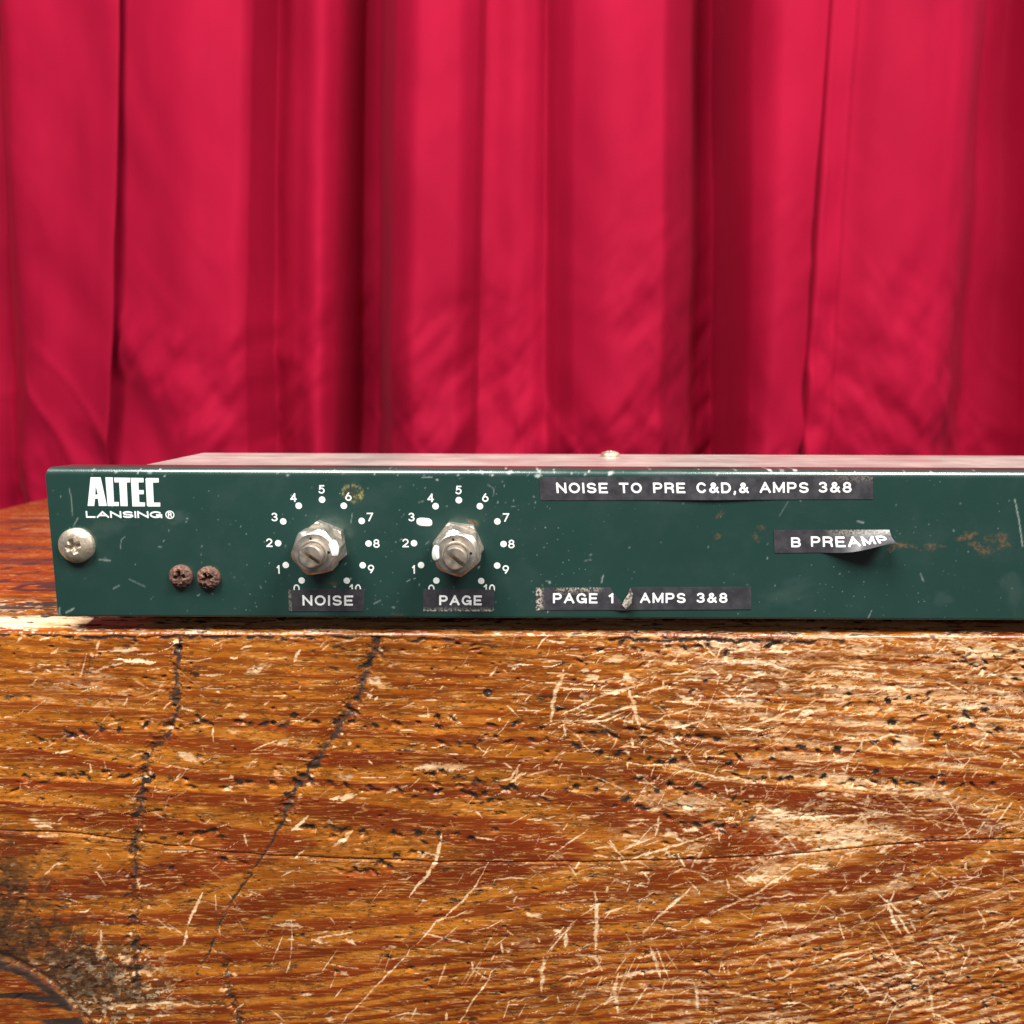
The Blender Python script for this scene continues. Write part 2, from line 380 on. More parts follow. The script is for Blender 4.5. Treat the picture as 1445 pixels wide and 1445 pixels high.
# --- long drying crack along the grain
CR = [(-140, 1166), (0, 1172), (90, 1174), (190, 1187), (375, 1208), (560, 1214), (720, 1217), (900, 1215), (1080, 1209), (1190, 1200), (1280, 1190), (1445, 1184), (1560, 1180)]
q = F(jag(CR, 24, 0.7, 8)); ras.stroke(hgt, q, 3.0*PX, -0.35, 0.9, 0.5, 3, False, 'add'); ras.stroke(drk, q, 1.9*PX, 0.8, 0.8, 0.9, 3)
q2 = F(jag(np.array(CR)+(0, 3.4), 24, 0.7, 8)); ras.stroke(pal, q2, 2.0*PX, 0.45, 0.7, 0.9, 5)
# --- crack line under the worn arris
for L, w, sd in (([(-140, 893), (60, 897), (140, 899), (250, 898), (400, 899), (540, 901), (640, 903)], 4.5, 11), ([(860, 902), (960, 904), (1030, 905), (1110, 904), (1190, 906)], 5, 12)):
    q = F(jag(L, 9, 1.8, sd)); ras.stroke(hgt, q, w*PX*1.3, -0.3, 0.9, 0.8, sd, False, 'add'); broken(q, w*1.3, .9, sd, .36, .56, 22., 6.)
# --- rows of chatter chips along the grain
ROWS = [([(90, 1036), (215, 1029), (330, 1018), (470, 1024), (560, 1018)], 21), ([(60, 1046), (120, 1041)], 15), ([(40, 1098), (150, 1096), (260, 1104), (380, 1107), (470, 1109), (600, 1117), (720, 1118)], 22),
        ([(495, 1052), (560, 1060)], 20), ([(560, 1030), (640, 1018), (690, 1021), (760, 1027), (830, 1033), (900, 1036), (960, 1040), (1020, 1041)], 23),
        ([(630, 1052), (690, 1048), (760, 1052), (830, 1060), (900, 1070), (960, 1078), (1020, 1076), (1090, 1078)], 24),
        ([(1020, 1072), (1090, 1056), (1160, 1060), (1230, 1050), (1300, 1040), (1370, 1030), (1440, 1036)], 27),
        ([(1080, 1100), (1150, 1098), (1210, 1099), (1270, 1102), (1340, 1110), (1420, 1108)], 23), ([(620, 1118), (690, 1124), (740, 1118)], 22),
        ([(430, 1172), (500, 1174), (560, 1182), (620, 1180), (700, 1168)], 21), ([(240, 1212), (320, 1214)], 22), ([(250, 1182), (330, 1178)], 20),
        ([(590, 1090), (680, 1100), (760, 1124), (840, 1118)], 23), ([(890, 1130), (930, 1150), (985, 1162), (1040, 1172)], 15), ([(890, 1100), (950, 1118), (1000, 1112)], 14),
        ([(1200, 985), (1260, 990), (1330, 978)], 30), ([(1260, 1020), (1330, 1012), (1420, 1006)], 26), ([(880, 910), (980, 912), (1100, 906)], 22), ([(480, 1230), (520, 1226), (560, 1216), (600, 1204)], 13)]
sd = 100
for pts, step in ROWS:
    p = np.array(pts, float); L = np.concatenate([[0], np.cumsum(np.hypot(*np.diff(p, axis=0).T))])
    s_ = 0.0
    while s_ < L[-1]:
        a, b = np.interp(s_, L, p[:, 0]), np.interp(s_, L, p[:, 1]); sd += 1
        if rng.random() < .85: chip(a+rng.normal(0, 4), b+rng.normal(0, 4.5), rng.uniform(9, 26), rng.uniform(7, 17), rng.uniform(-.8, .5), rng.uniform(.25, .65), sd, rng.uniform(.6, 1.0))
        s_ += step*rng.uniform(.5, 1.3)
for i in range(520):                          # scattered chips and pin marks
    a, b = rng.uniform(-60, 1510), 900+rng.beta(1.0, 1.5)*580
    big = rng.random() < .28
    chip(a, b, rng.uniform(10, 24) if big else rng.uniform(4, 10), rng.uniform(5, 10) if big else rng.uniform(3, 6), rng.normal(-.05, .3), rng.uniform(.15, .5), 500+i, rng.uniform(.4, .95))
for c, n, sx, sy in (((1195, 1380), 60, 60, 34), ((1395, 1385), 60, 50, 40), ((1310, 1330), 34, 20, 60), ((1130, 1400), 40, 80, 22), ((890, 1375), 24, 80, 40), ((640, 1375), 20, 70, 30), ((1380, 935), 30, 55, 10), ((995, 1400), 16, 14, 25), ((1060, 1150), 26, 70, 20)):
    for i in range(n):                        # darker bruised patches
        a, b = rng.normal(c[0], sx), rng.normal(c[1], sy)
        chip(a, b, rng.uniform(5, 18), rng.uniform(3, 9), rng.normal(0, .4), rng.uniform(.15, .4), 1200+i, rng.uniform(.6, 1.0))
# --- nail head sunk in the face, screw hole
c = F([(688, 978)])[0]; ras.blob(hgt, c, 8*PX, 7*PX, 0, -0.5, .6, .2, 3, 'add'); ras.blob(drk, c, 8*PX, 7*PX, 0, .9, .4, .3, 4)
c = F([(690, 981)])[0]; ras.blob(hgt, c, 4*PX, 3.6*PX, 0, 0.5, .7, .1, 5, 'add')
c = F([(252, 916)])[0]; ras.blob(hgt, c, 6*PX, 5*PX, 0, -0.8, .6, .2, 3, 'add'); ras.blob(drk, c, 6*PX, 5*PX, 0, .95, .4, .3, 4)
# --- traced scratches
SCR = [([(623, 1176), (619, 1200), (613, 1216), (603, 1237), (588, 1253), (577, 1266)], 7.5, 1.0), ([(689, 1216), (672, 1248), (655, 1270), (610, 1308), (585, 1334)], 4, .9), ([(585, 1334), (560, 1362), (520, 1402), (478, 1448)], 4, .75),
       ([(284, 1262), (272, 1292), (265, 1306)], 6, .95), ([(264, 1312), (259, 1333)], 6, .9), ([(168, 930), (190, 933), (220, 934)], 8, .95), ([(701, 1363), (676, 1400), (645, 1446)], 3.4, .85), ([(412, 1292), (412, 1330), (408, 1365)], 2.4, .7),
       ([(120, 1424), (170, 1418), (235, 1415), (300, 1420)], 6, .85), ([(40, 1443), (80, 1432), (112, 1427)], 4, .85), ([(115, 955), (123, 920)], 2.2, .65), ([(135, 945), (175, 935)], 5, .6), ([(60, 1236), (75, 1222), (92, 1218)], 4, .75), ([(58, 1262), (72, 1240)], 2.4, .6),
       ([(415, 935), (424, 917)], 7, .85), ([(430, 1172), (410, 1170)], 4, .7), ([(411, 1172), (436, 1150)], 6, .85), ([(545, 1118), (575, 1108)], 10, .65), ([(470, 1196), (498, 1172)], 9, .7), ([(440, 1326), (500, 1315)], 4, .8), ([(485, 1322), (502, 1334)], 8, .8),
       ([(388, 1303), (430, 1308)], 9, .65), ([(255, 1263), (300, 1275), (380, 1296)], 3, .5), ([(585, 1085), (620, 1082), (660, 1080)], 17, .72), ([(695, 1102), (705, 1103), (722, 1098), (731, 1080)], 3.6, .85), ([(727, 1110), (731, 1078)], 2.6, .8),
       ([(797, 945), (780, 985), (778, 1022)], 8, .75), ([(728, 958), (770, 964), (820, 966), (860, 967)], 2.6, .8), ([(810, 1000), (840, 985), (868, 975), (915, 963)], 4.5, .8), ([(830, 1020), (860, 1005), (905, 995)], 6, .7), ([(885, 970), (895, 990), (900, 1020), (908, 1030)], 8, .8), ([(790, 1010), (840, 985)], 3, .7),
       ([(900, 1030), (940, 1010), (990, 995)], 3.4, .8), ([(905, 978), (960, 962)], 4, .8), ([(980, 900), (1000, 918), (1012, 928), (1018, 912)], 4, .85), ([(1020, 920), (1060, 917)], 4, .9), ([(1000, 940), (1015, 953)], 3.4, .85), ([(1090, 937), (1125, 950)], 4, .9), ([(1040, 1030), (1085, 1015), (1148, 995)], 4, .9),
       ([(880, 1077), (950, 1080), (1010, 1096), (1080, 1102)], 4, .75), ([(1065, 1165), (1110, 1155), (1160, 1152), (1240, 1149)], 4, .9), ([(1240, 1145), (1300, 1155), (1380, 1172)], 3.6, .9), ([(1150, 1185), (1190, 1170), (1240, 1145)], 7, .85), ([(1085, 1160), (1150, 1195)], 3.2, .6), ([(880, 1215), (960, 1190), (1010, 1175)], 4.5, .9),
       ([(1000, 1290), (1060, 1265), (1100, 1240), (1140, 1215)], 5, .8), ([(1000, 1292), (1040, 1272), (1130, 1262), (1155, 1262)], 4, .75), ([(920, 1305), (945, 1280), (975, 1252)], 6.5, .85), ([(918, 1335), (932, 1380)], 8, .8), ([(925, 1335), (945, 1385)], 3, .85),
       ([(1254, 1278), (1260, 1300), (1272, 1318)], 7, .95), ([(1240, 1262), (1275, 1290)], 5, .85), ([(1232, 1280), (1275, 1272)], 4, .8), ([(1262, 1258), (1253, 1285)], 4, .9), ([(1268, 1292), (1290, 1328)], 4.5, .95), ([(1430, 1298), (1415, 1308), (1395, 1313)], 6, .9), ([(1420, 1345), (1445, 1368)], 6, .9), ([(1368, 1335), (1360, 1362), (1355, 1375)], 4, .85),
       ([(1340, 1250), (1420, 1260)], 3, .8), ([(1310, 1250), (1332, 1270)], 3, .75), ([(1430, 1130), (1405, 1160)], 4.5, .85), ([(1440, 1160), (1380, 1165)], 4, .7), ([(1310, 1385), (1320, 1440)], 6, .75), ([(1210, 1380), (1228, 1405)], 5, .9), ([(1140, 1365), (1200, 1345), (1260, 1333)], 6, .8), ([(1255, 1400), (1240, 1420)], 4, .8),
       ([(872, 1375), (868, 1400), (872, 1430)], 8, .9), ([(868, 1380), (900, 1372), (945, 1370)], 9, .7), ([(850, 1418), (868, 1402)], 6, .8), ([(766, 1350), (764, 1400)], 9, .75), ([(840, 1260), (842, 1300), (840, 1340)], 9, .8), ([(850, 1290), (890, 1277)], 3.2, .9), ([(800, 1318), (798, 1335)], 11, .85), ([(708, 1330), (710, 1345)], 5, .9),
       ([(812, 1348), (840, 1350), (850, 1370)], 7, .75), ([(803, 1220), (815, 1240)], 3, .8), ([(980, 1385), (985, 1425)], 8, .75), ([(1020, 1400), (1090, 1410)], 7, .7), ([(770, 1215), (800, 1190), (830, 1170)], 3, .75), ([(1100, 1290), (1112, 1315)], 3, .8)]
for i, (pts, w, amp) in enumerate(SCR):
    scratch(jag(pts, 9, 0.9, i), w*.9, amp, 0.08, 0.95, i+3)
# --- unnamed scratches: short nicks everywhere, longer ones to the right, parallel rising set at the bottom
def dens(a, b): return (0.26+0.74*smooth(560, 1000, a))*(0.75+0.25*smooth(1150, 900, b))
n = 0
while n < 3600:
    a, b = rng.uniform(-60, 1500), rng.uniform(896, 1470)
    if rng.random() > dens(a, b): continue
    n += 1
    kind = rng.random()
    if kind < .45: ang, ln, w = rng.normal(0.03, .16), rng.gamma(2, 12)+6, rng.choice([.9, 1.2, 1.8, 3.6])
    elif kind < .75: ang, ln, w = rng.normal(.50, .30), rng.gamma(2, 9)+6, rng.choice([.9, 1.1, 1.6, 3.0])
    elif kind < .9: ang, ln, w = rng.normal(1.5, .4), rng.gamma(2, 4)+3, rng.uniform(1.5, 5)
    else: ang, ln, w = rng.normal(-.6, .3), rng.gamma(2, 8)+4, rng.uniform(1.5, 3.2)
    if b < 1000: ang *= .55
    dx, dy = math.cos(ang)*ln/2, -math.sin(ang)*ln/2
    k = rng.normal(0, ln*.05)
    scratch([(a-dx, b-dy), (a+k, b+k), (a+dx, b+dy)], w, rng.uniform(.25, .95), rng.uniform(.0, .10), 0.9, n)
for i in range(26):
    a, b = rng.uniform(380, 920), rng.uniform(1345, 1450); ln = rng.uniform(14, 60); ang = rng.normal(1.02, .12)
    scratch([(a, b), (a+math.cos(ang)*ln, b-math.sin(ang)*ln)], rng.uniform(2, 4), rng.uniform(.4, .85), .06, .8, 900+i)
for i in range(640):                          # pale flakes, thickest where the face is most worn
    u = rng.random()
    if u < .40: a, b = rng.normal(1120, 130), rng.normal(1175, 60)
    elif u < .72: a, b = rng.uniform(820, 1500), rng.normal(960, 55)
    elif u < .86: a, b = rng.uniform(700, 1500), rng.uniform(1240, 1460)
    else: a, b = rng.uniform(-40, 760), rng.uniform(900, 1460)
    if b < 898: continue
    c = F([(a, b)])[0]; w = rng.gamma(2, 1.7)+1.6
    ras.blob(pal, c, w*PX*rng.uniform(1, 2.4), w*PX*rng.uniform(.4, .9), rng.normal(.08, .3), rng.uniform(.3, .9), .6, 1.2, 40+i)
    ras.blob(hgt, c, w*PX*1.5, w*PX*.7, 0, -rng.uniform(.03, .12), .8, .6, 40+i, 'add')
# worn haze of fine abrasion: pale wood shows in thin broken streaks
a, b = PA[:, D0:D1], PB[:, D0:D1]
zone = np.exp(-((a-1140)/270)**2-((b-1170)/95)**2)*0.95 + smooth(760, 1100, a)*smooth(1110, 960, b)*0.95 + smooth(900, 1400, a)*0.22 + smooth(600, 1100, a)*smooth(1270, 1370, b)*.60 + 0.6*smooth(60, 10, np.hypot((a-110)*.4, b-975)) + 0.22
zone = np.clip(zone*(.20+.38*smooth(.30, .72, fbm(a/70, b/30, 60, 4))), 0, .75)*(1-.6*np.clip(LATE[:, D0:D1]+RED[:, D0:D1], 0, 1))
for k, (ux, uz, vx, vz, lo, hi, am) in enumerate(((1/26, 1/60, 0, 1/4.2, .54, .66, 1.1), (1/16, 0, 0, 1/2.2, .57, .67, 1.0), (1/38, 1.6/38, -.25/5.5, 1/5.5, .57, .67, 1.1), (1/22, .9/22, -.35/2.8, 1/2.8, .59, .68, 1.0), (1/30, -.8/30, .22/4, 1/4, .60, .69, .9), (1/4, .2/4, 0, 1/14., .63, .72, .9))):
    st = fbm(a*ux+b*uz+k*9, a*vx+b*vz+k*5, 61+k*5, 4)
    pal = np.maximum(pal, zone*smooth(lo, hi, st)*am)
PALE[:, D0:D1] = pal; DARK[:] = RLINE; DARK[:, D0:D1] = np.maximum(DARK[:, D0:D1], np.clip(drk, 0, 1)); H[:, D0:D1] += hgt
# dark knot at the lower left and the sooty bruise beside it
kd = np.hypot((PA+60)/1.0, (PB-1530)/0.92)
KN = smooth(206, 199, kd+(fbm(PA/30, PB/30, 71, 3)-.5)*10)
kr = 0.5+0.5*np.sin(kd/7.5+fbm(PA/40, PB/18, 72, 3)*7)
LATE = np.where(KN > .01, LATE*(1-KN)+KN*np.clip(.55+kr*.6, 0, 1), LATE)
H += KN*0.35-0.5*np.exp(-((kd-206)/5)**2); 
DARK = np.maximum(DARK*(1-.6*KN), 0.75*np.exp(-((kd-196)/9)**2)*smooth(.3, .6, fbm(PA/60, PB/9, 73, 3)+.12))
DARK = np.maximum(DARK, KN*smooth(.45, .7, fbm(PA/90, PB/12, 79, 3))*.8)
gz = smooth(190, 30, PA)*smooth(1150, 1330, PB)*.85+np.exp(-((PA-150)/75)**2-((PB-1385)/48)**2)*1.15+smooth(60, 0, PA)*smooth(1100, 1200, PB)*.3
GRIME = np.clip(gz*1.25-(1-smooth(.35, .60, fbm(PA/16, PB/11, 75, 5, .65)))*.85, 0, .9)*(1-KN)
spk = smooth(.52, .62, fbm(PA/7, PB/4.5, 76, 4, .65))*np.exp(-((PA-140)/90)**2-((PB-1392)/50)**2)
PALE = np.maximum(PALE*(1-.25*LATE)*(1-.75*KN)*(1-.4*GRIME), np.clip(spk*1.8, 0, 1)*(1-KN))

# section of the block: front face, worn arris, top, back, underside
arris = [(1.8, -6.0), (2.0, -5.6), (2.6, -5.1), (4.5, -4.5), (8.5, -3.5), (13.0, -2.3), (18.0, -1.2), (22.0, -0.4), (24.8, -0.05), (26.5, 0.0)]
ay = np.array([p[0] for p in arris]); az = np.array([p[1] for p in arris])
cum = np.concatenate([[0], np.cumsum(np.hypot(np.diff(ay), np.diff(az)))])
sa = np.arange(0.3, cum[-1], 0.32)
arr_y, arr_z = np.interp(sa, cum, ay), np.interp(sa, cum, az)
top_y = np.concatenate([np.arange(26.9, 60, 0.6), np.geomspace(60.8, 246, 90), [248.5, 250, 250]])
top_z = np.zeros(len(top_y)); top_z[-3:] = (-0.3, -1.5, -155)
nf, na_, nt = len(zf), len(sa), len(top_y)
V = np.zeros((nf+na_+nt, len(xs), 3))
V[:nf, :, 0] = XX[::-1]; V[:nf, :, 1] = FACE_Y-H[::-1]; V[:nf, :, 2] = ZZ[::-1]
XA, SA = np.meshgrid(xs, sa); YA = np.repeat(arr_y[:, None], len(xs), 1); ZA = np.repeat(arr_z[:, None], len(xs), 1)
PAa, PBa = measure(XA, YA, ZA)
fade = smooth(0, 3, SA)
ha = ((fbm(PAa/60, SA/1.6, 81, 4)-.5)*1.1+(fbm(PAa/16, SA/.9, 83, 3)-.5)*.45)*smooth(26, 15, SA)
ha = ha*fade+H[0][None, :]*(1-fade)
V[nf:nf+na_, :, 0] = XA; V[nf:nf+na_, :, 1] = YA-ha*.6; V[nf:nf+na_, :, 2] = np.minimum(ZA+ha*.55, 0.02)
XT, YT = np.meshgrid(xs, top_y); ZT = np.repeat(top_z[:, None], len(xs), 1)
V[nf+na_:, :, 0] = XT; V[nf+na_:, :, 1] = YT; V[nf+na_:, :, 2] = ZT
V[0, :, 1] = FACE_Y
# colour fields of the worn arris: weathered dark streaks, a bare cream strip, then broken orange
s1 = fbm(PAa/80, SA/1.1, 85, 4); s2 = fbm(PAa/22, SA/.8, 86, 4)
cream = smooth(2.6, 3.4, SA)*smooth(10.5, 7.0, SA+(fbm(PAa/50, SA*.2, 87, 2)-.5)*5)
back = smooth(8, 11, SA)*smooth(23.5, 20.5, SA)
PALa = np.clip(cream*smooth(.25, .5, s1+.08)*.95+smooth(.48, .64, s2)*.65*smooth(24, 18, SA), 0, 1)
DRKa = np.clip(back*smooth(.50, .62, s1)*.75+smooth(.60, .7, s2)*.7*smooth(24, 20, SA), 0, 1)
GRMa = back*.55*smooth(.35, .6, fbm(PAa/70, SA/3, 88, 3))
LATa = np.clip(smooth(.4, .65, fbm(PAa/120, SA/1.4, 89, 3)), 0, 1)
# the varnished top: reddish with dark end-figure streaks
tn = fbm(XT/95, YT/5.5+(fbm(XT/40, YT/30, 90, 2)-.5)*4, 91, 4)
LATt = np.clip(.35+smooth(.42, .62, tn)*.65, 0, 1)
DRKt = smooth(.60, .68, fbm(XT/42+YT/60, YT/7, 93, 3))*.55
T = lambda pts: np.stack(on_z(np.array(pts)[:, 0], np.array(pts)[:, 1], 0.0), -1)
def top_streak(pts, w, amp):
    global DRKt
    p = T(pts); best = np.full(XT.shape, 1e9)
    for a, b in zip(p[:-1], p[1:]):
        ab = b-a; t = np.clip(((XT-a[0])*ab[0]+(YT-a[1])*ab[1])/(ab@ab), 0, 1)
        best = np.minimum(best, np.hypot(XT-a[0]-t*ab[0], (YT-a[1]-t*ab[1])*.8))
    DRKt = np.maximum(DRKt, amp*(1-smooth(.5, 1.2, best/w)))
for pts, w, amp in (([(-60, 812), (0, 804), (40, 796), (80, 788), (110, 782)], 1.4, .85), ([(-40, 778), (8, 777), (30, 775)], 1.4, .8), ([(20, 747), (36, 744)], 3.5, .7), ([(-60, 826), (-20, 824), (8, 819)], 2.4, .85), ([(16, 831), (40, 825), (70, 823), (110, 822)], 1.5, .9), ([(16, 831), (40, 833), (80, 833), (120, 832)], 1.3, .9), ([(62, 827), (80, 828), (110, 827)], 2.6, .9), ([(30, 810), (60, 806), (90, 800)], 1.2, .7), ([(0, 808), (30, 811)], 1.0, .6)):
    top_streak(pts, w, amp)
REDt = np.full(XT.shape, .80)
cat = lambda a, b, c: np.concatenate([a[::-1], b, c]).ravel()
attrs = {'late': cat(LATE, LATa, LATt), 'pale': cat(np.clip(PALE, 0, 1), PALa, smooth(.66, .74, fbm(XT/30, YT/4, 95, 3))*.35),
         'dark': cat(np.clip(DARK, 0, 1), DRKa, DRKt), 'grime': cat(GRIME, GRMa, np.zeros(XT.shape)),
         'red': cat(RED, np.zeros(XA.shape), REDt)}
nr, nc = V.shape[:2]
fc = grid_faces(nr, nc)
v = V.reshape(-1, 3)
block = mk('timber_block', v, fc, M_WOOD, None, (190, 123, -152), True, attrs)
tag(block, 'thick scarred orange brown timber block with gouges carrying the green unit', 'wood block')
# ends and underside, set just inside the skin
e = 0.4
bx = [(-150+e, 2.7, -151.5), (545-e, 2.7, -151.5), (545-e, 249.5, -151.5), (-150+e, 249.5, -151.5), (-150+e, 2.7, -6.5), (545-e, 2.7, -6.5), (545-e, 249.5, -1.6), (-150+e, 249.5, -1.6)]
core = mk('underside', bx, [(0, 3, 2, 1), (0, 4, 7, 3), (1, 2, 6, 5)], M_WOOD, block, None, False)

# ------------------------------------------------------------------ the rack unit
unit = empty('rack_preamplifier', (241, 25, 0), 'dark green metal rack unit with two slotted control shafts and black label tapes', 'audio unit')
PZ0, PZ1, PR, PB_R = 0.05, 44.45, 2.2, 0.7
W19 = 482.6
xpd = np.arange(0, 300.0, 0.30); xp = np.concatenate([[0.0], xpd[1:], np.linspace(301, W19, 60)])
zpf = np.linspace(PZ0+PB_R, PZ1-PR, 140)
prof = []                                     # (y, z, front row?)
for yy in np.linspace(9.0, PB_R, 5)[:-1]: prof.append((yy, PZ0))
for t in np.linspace(0, math.pi/2, 10): prof.append((PB_R-PB_R*math.sin(t), PZ0+PB_R-PB_R*math.cos(t)))
nb = len(prof)
for z in zpf[1:-1]: prof.append((0.0, z))
for t in np.linspace(0, math.pi/2, 12): prof.append((PR-PR*math.cos(t), PZ1-PR+PR*math.sin(t)))
for yy in np.linspace(PR, 8.6, 8)[1:]: prof.append((yy, PZ1))
prof += [(8.9, PZ1-.25), (9.0, PZ1-.6), (9.0, PZ1-1.5)]
prof = np.array(prof); npf = len(prof)
VP = np.zeros((npf, len(xp), 3)); VP[..., 0] = xp[None]; VP[..., 1] = prof[:, 0:1]; VP[..., 2] = prof[:, 1:2]
ins = np.interp(np.arange(npf), [0, nb-4, nb, npf-24, npf-14, npf-1], [4, 1.2, 0, 0, .8, 3.8])
VP[..., 0] += ins[:, None]*np.clip(1-xp/12, 0, 1)[None]
pras = Raster(xpd, np.linspace(PZ0, PZ1, 160))
chipm, rustm, goldm, dustm = (pras.new() for _ in range(4))
P = lambda pts: np.stack(on_y(np.array(pts, float)[:, 0], np.array(pts, float)[:, 1], 0.0), -1)
PM = 0.2068
r2 = np.random.default_rng(4)
for i in range(170):                          # paint nicks
    if r2.random() < .62: a, b = r2.normal(520, 190), r2.uniform(672, 860)
    else: a, b = r2.uniform(70, 1445), r2.uniform(668, 868)
    w = r2.gamma(1.4, .40)+.6
    c = P([(a, b)])[0]
    if r2.random() < .75: pras.blob(chipm, c, w*PM, w*PM*r2.uniform(.5, .9), r2.uniform(0, 3), r2.uniform(.12, .45), .6, .5, i)
    else:
        ang = r2.uniform(-.9, .9); ln = r2.gamma(2, 2.4)
        pras.stroke(chipm, P([(a, b), (a+ln*math.cos(ang), b+ln*math.sin(ang))]), 1.2*PM, r2.uniform(.12, .4), .7, .5, i)
for i in range(70):                           # nicks along the top bend, thickest near the middle
    a = r2.normal(720, 60) if i < 26 else r2.uniform(70, 1445)
    c = P([(a, r2.uniform(661, 672))])[0]; w = r2.gamma(1.5, .6)+.6
    pras.blob(chipm, c, w*PM*1.3, w*PM*.8, r2.uniform(-.5, .5), r2.uniform(.2, .7), .6, .6, i)
for pts, w, amp in (([(98, 690), (101, 705), (102, 728)], 2, .35), ([(104, 742), (110, 731)], 2, .4), ([(182, 817), (205, 828)], 1.8, .35), ([(170, 775), (171, 762), (178, 756)], 1.8, .35), ([(1432, 705), (1438, 735), (1443, 770)], 2.6, .6), ([(1299, 810), (1303, 820)], 2.6, .45), ([(1210, 735), (1218, 738)], 3, .5), ([(1100, 728), (1112, 708)], 1.6, .25),
                    ([(84, 868), (84, 858)], 3, .4), ([(94, 864), (104, 859)], 3.4, .6), ([(140, 790), (156, 791)], 2.4, .6), ([(1225, 872), (1230, 862)], 2.2, .5), ([(849, 822), (851, 812)], 2.4, .6), ([(688, 684), (697, 690), (696, 700)], 1.6, .35), ([(495, 738), (497, 725)], 1.6, .4)):
    pras.stroke(chipm, P(pts), w*PM*.75, amp*.6, .8, .9, int(w*10))
for (a, b), rx, rz, an, amp in (((1270, 770), 13, 4, .1, .8), ((1290, 772), 8, 2.5, -.3, .6), ((1313, 772), 12, 5, .3, .85), ((1330, 771), 9, 2, 0, .5), ((1363, 757), 15, 5, .2, .85), ((1380, 772), 14, 8, -.6, .75), ((1414, 765), 8, 12, .4, .7), ((1395, 776), 14, 7, 0, .5), ((1398, 760), 10, 6, 0, .35), ((1256, 775), 6, 4, 0, .6),
                              ((1015, 728), 10, 4, .8, .5), ((1013, 757), 5, 4, 0, .65), ((1073, 744), 8, 4, .3, .6), ((1067, 758), 5, 7, .4, .5), ((470, 824), 9, 4, 0, .5), ((665, 736), 9, 4, -.3, .9), ((556, 866), 8, 2.5, 0, .55), ((565, 867), 6, 2, 0, .55)):
    pras.blob(rustm, P([(a, b)])[0], rx*PM, rz*PM, an, amp, .5, .9, int(a))
ring_c = P([(498, 697)])[0]                    # greenish-yellow ring stain round the 6
gm = pras.new(); pras.blob(gm, ring_c, 15*PM, 13*PM, -.2, 1, .25, .25, 9); gi = pras.new(); pras.blob(gi, ring_c, 12.5*PM, 10.5*PM, -.2, 1, .25, .25, 9)
gx, gz_ = np.meshgrid(pras.x, pras.z)
edge = np.clip(gm-gi, 0, 1)*smooth(.42, .58, fbm(gx*2.2, gz_*2.2, 23, 3))
pras.blob(goldm, P([(508, 699)])[0], 7*PM, 5*PM, .3, 1, .6, .9, 5); goldm *= smooth(.48, .56, fbm(gx*5, gz_*5, 24, 2))
goldm = np.maximum(goldm*.8, edge*.7); rustm = np.maximum(rustm, gi*.28)
for (a, b), rx, rz, amp in (((480, 735), 60, 22, .03), ((1330, 845), 18, 14, .09), ((1430, 830), 18, 30, .09), ((1110, 840), 40, 18, .10), ((150, 745), 30, 14, .10), ((520, 700), 45, 25, .05), ((250, 730), 20, 8, .12)):
    pras.blob(dustm, P([(a, b)])[0], rx*PM, rz*PM, .2, amp, .9, .8, int(a))
def to_panel(mask):
    out = np.zeros((npf, len(xp)))
    zi = np.clip((prof[:, 1]-PZ0)/(PZ1-PZ0)*(len(pras.z)-1), 0, len(pras.z)-1)
    j0 = np.floor(zi).astype(int); j1 = np.minimum(j0+1, len(pras.z)-1); f = (zi-j0)[:, None]
    out[:, :len(xpd)] = mask[j0]*(1-f)+mask[j1]*f
    out[(prof[:, 0] > PR+.5)] *= .3
    return out.ravel()
VP[..., 1] += ((fbm(VP[..., 0]/60, VP[..., 2]/30, 44, 2)-.5)*.12)
panel = mk('front_panel', VP.reshape(-1, 3), grid_faces(npf, len(xp)), M_PANEL, unit, None, True,
           {'chip': to_panel(chipm), 'rust': to_panel(rustm), 'gold': to_panel(goldm), 'dust': to_panel(dustm)})

def box_mesh(x0, x1, y0, y1, z0, z1, bev=0.6):
    import bmesh
    bm = bmesh.new(); bmesh.ops.create_cube(bm, size=1)
    for q in bm.verts: q.co = Vector(((x0+x1)/2+q.co.x*(x1-x0), (y0+y1)/2+q.co.y*(y1-y0), (z0+z1)/2+q.co.z*(z1-z0)))
    if bev: bmesh.ops.bevel(bm, geom=bm.edges[:], offset=bev, segments=2, affect='EDGES', profile=.5)
    vv = [tuple(q.co) for q in bm.verts]; bm.verts.index_update()
    ff = [[w.index for w in f.verts] for f in bm.faces]; bm.free(); return vv, ff
ZC = 43.6
lx0, ly0 = on_z(204.0, 654.5, ZC); lx1, ly1 = on_z(290.0, 638.8, ZC)
CHX0 = float((lx0+lx1)/2); CHD = float(ly1)
vv, ff = box_mesh(CHX0, W19-CHX0, 2.2, CHD, -0.05, ZC, 0.7)
mk('chassis', vv, ff, M_CHASSIS, unit, None, False)

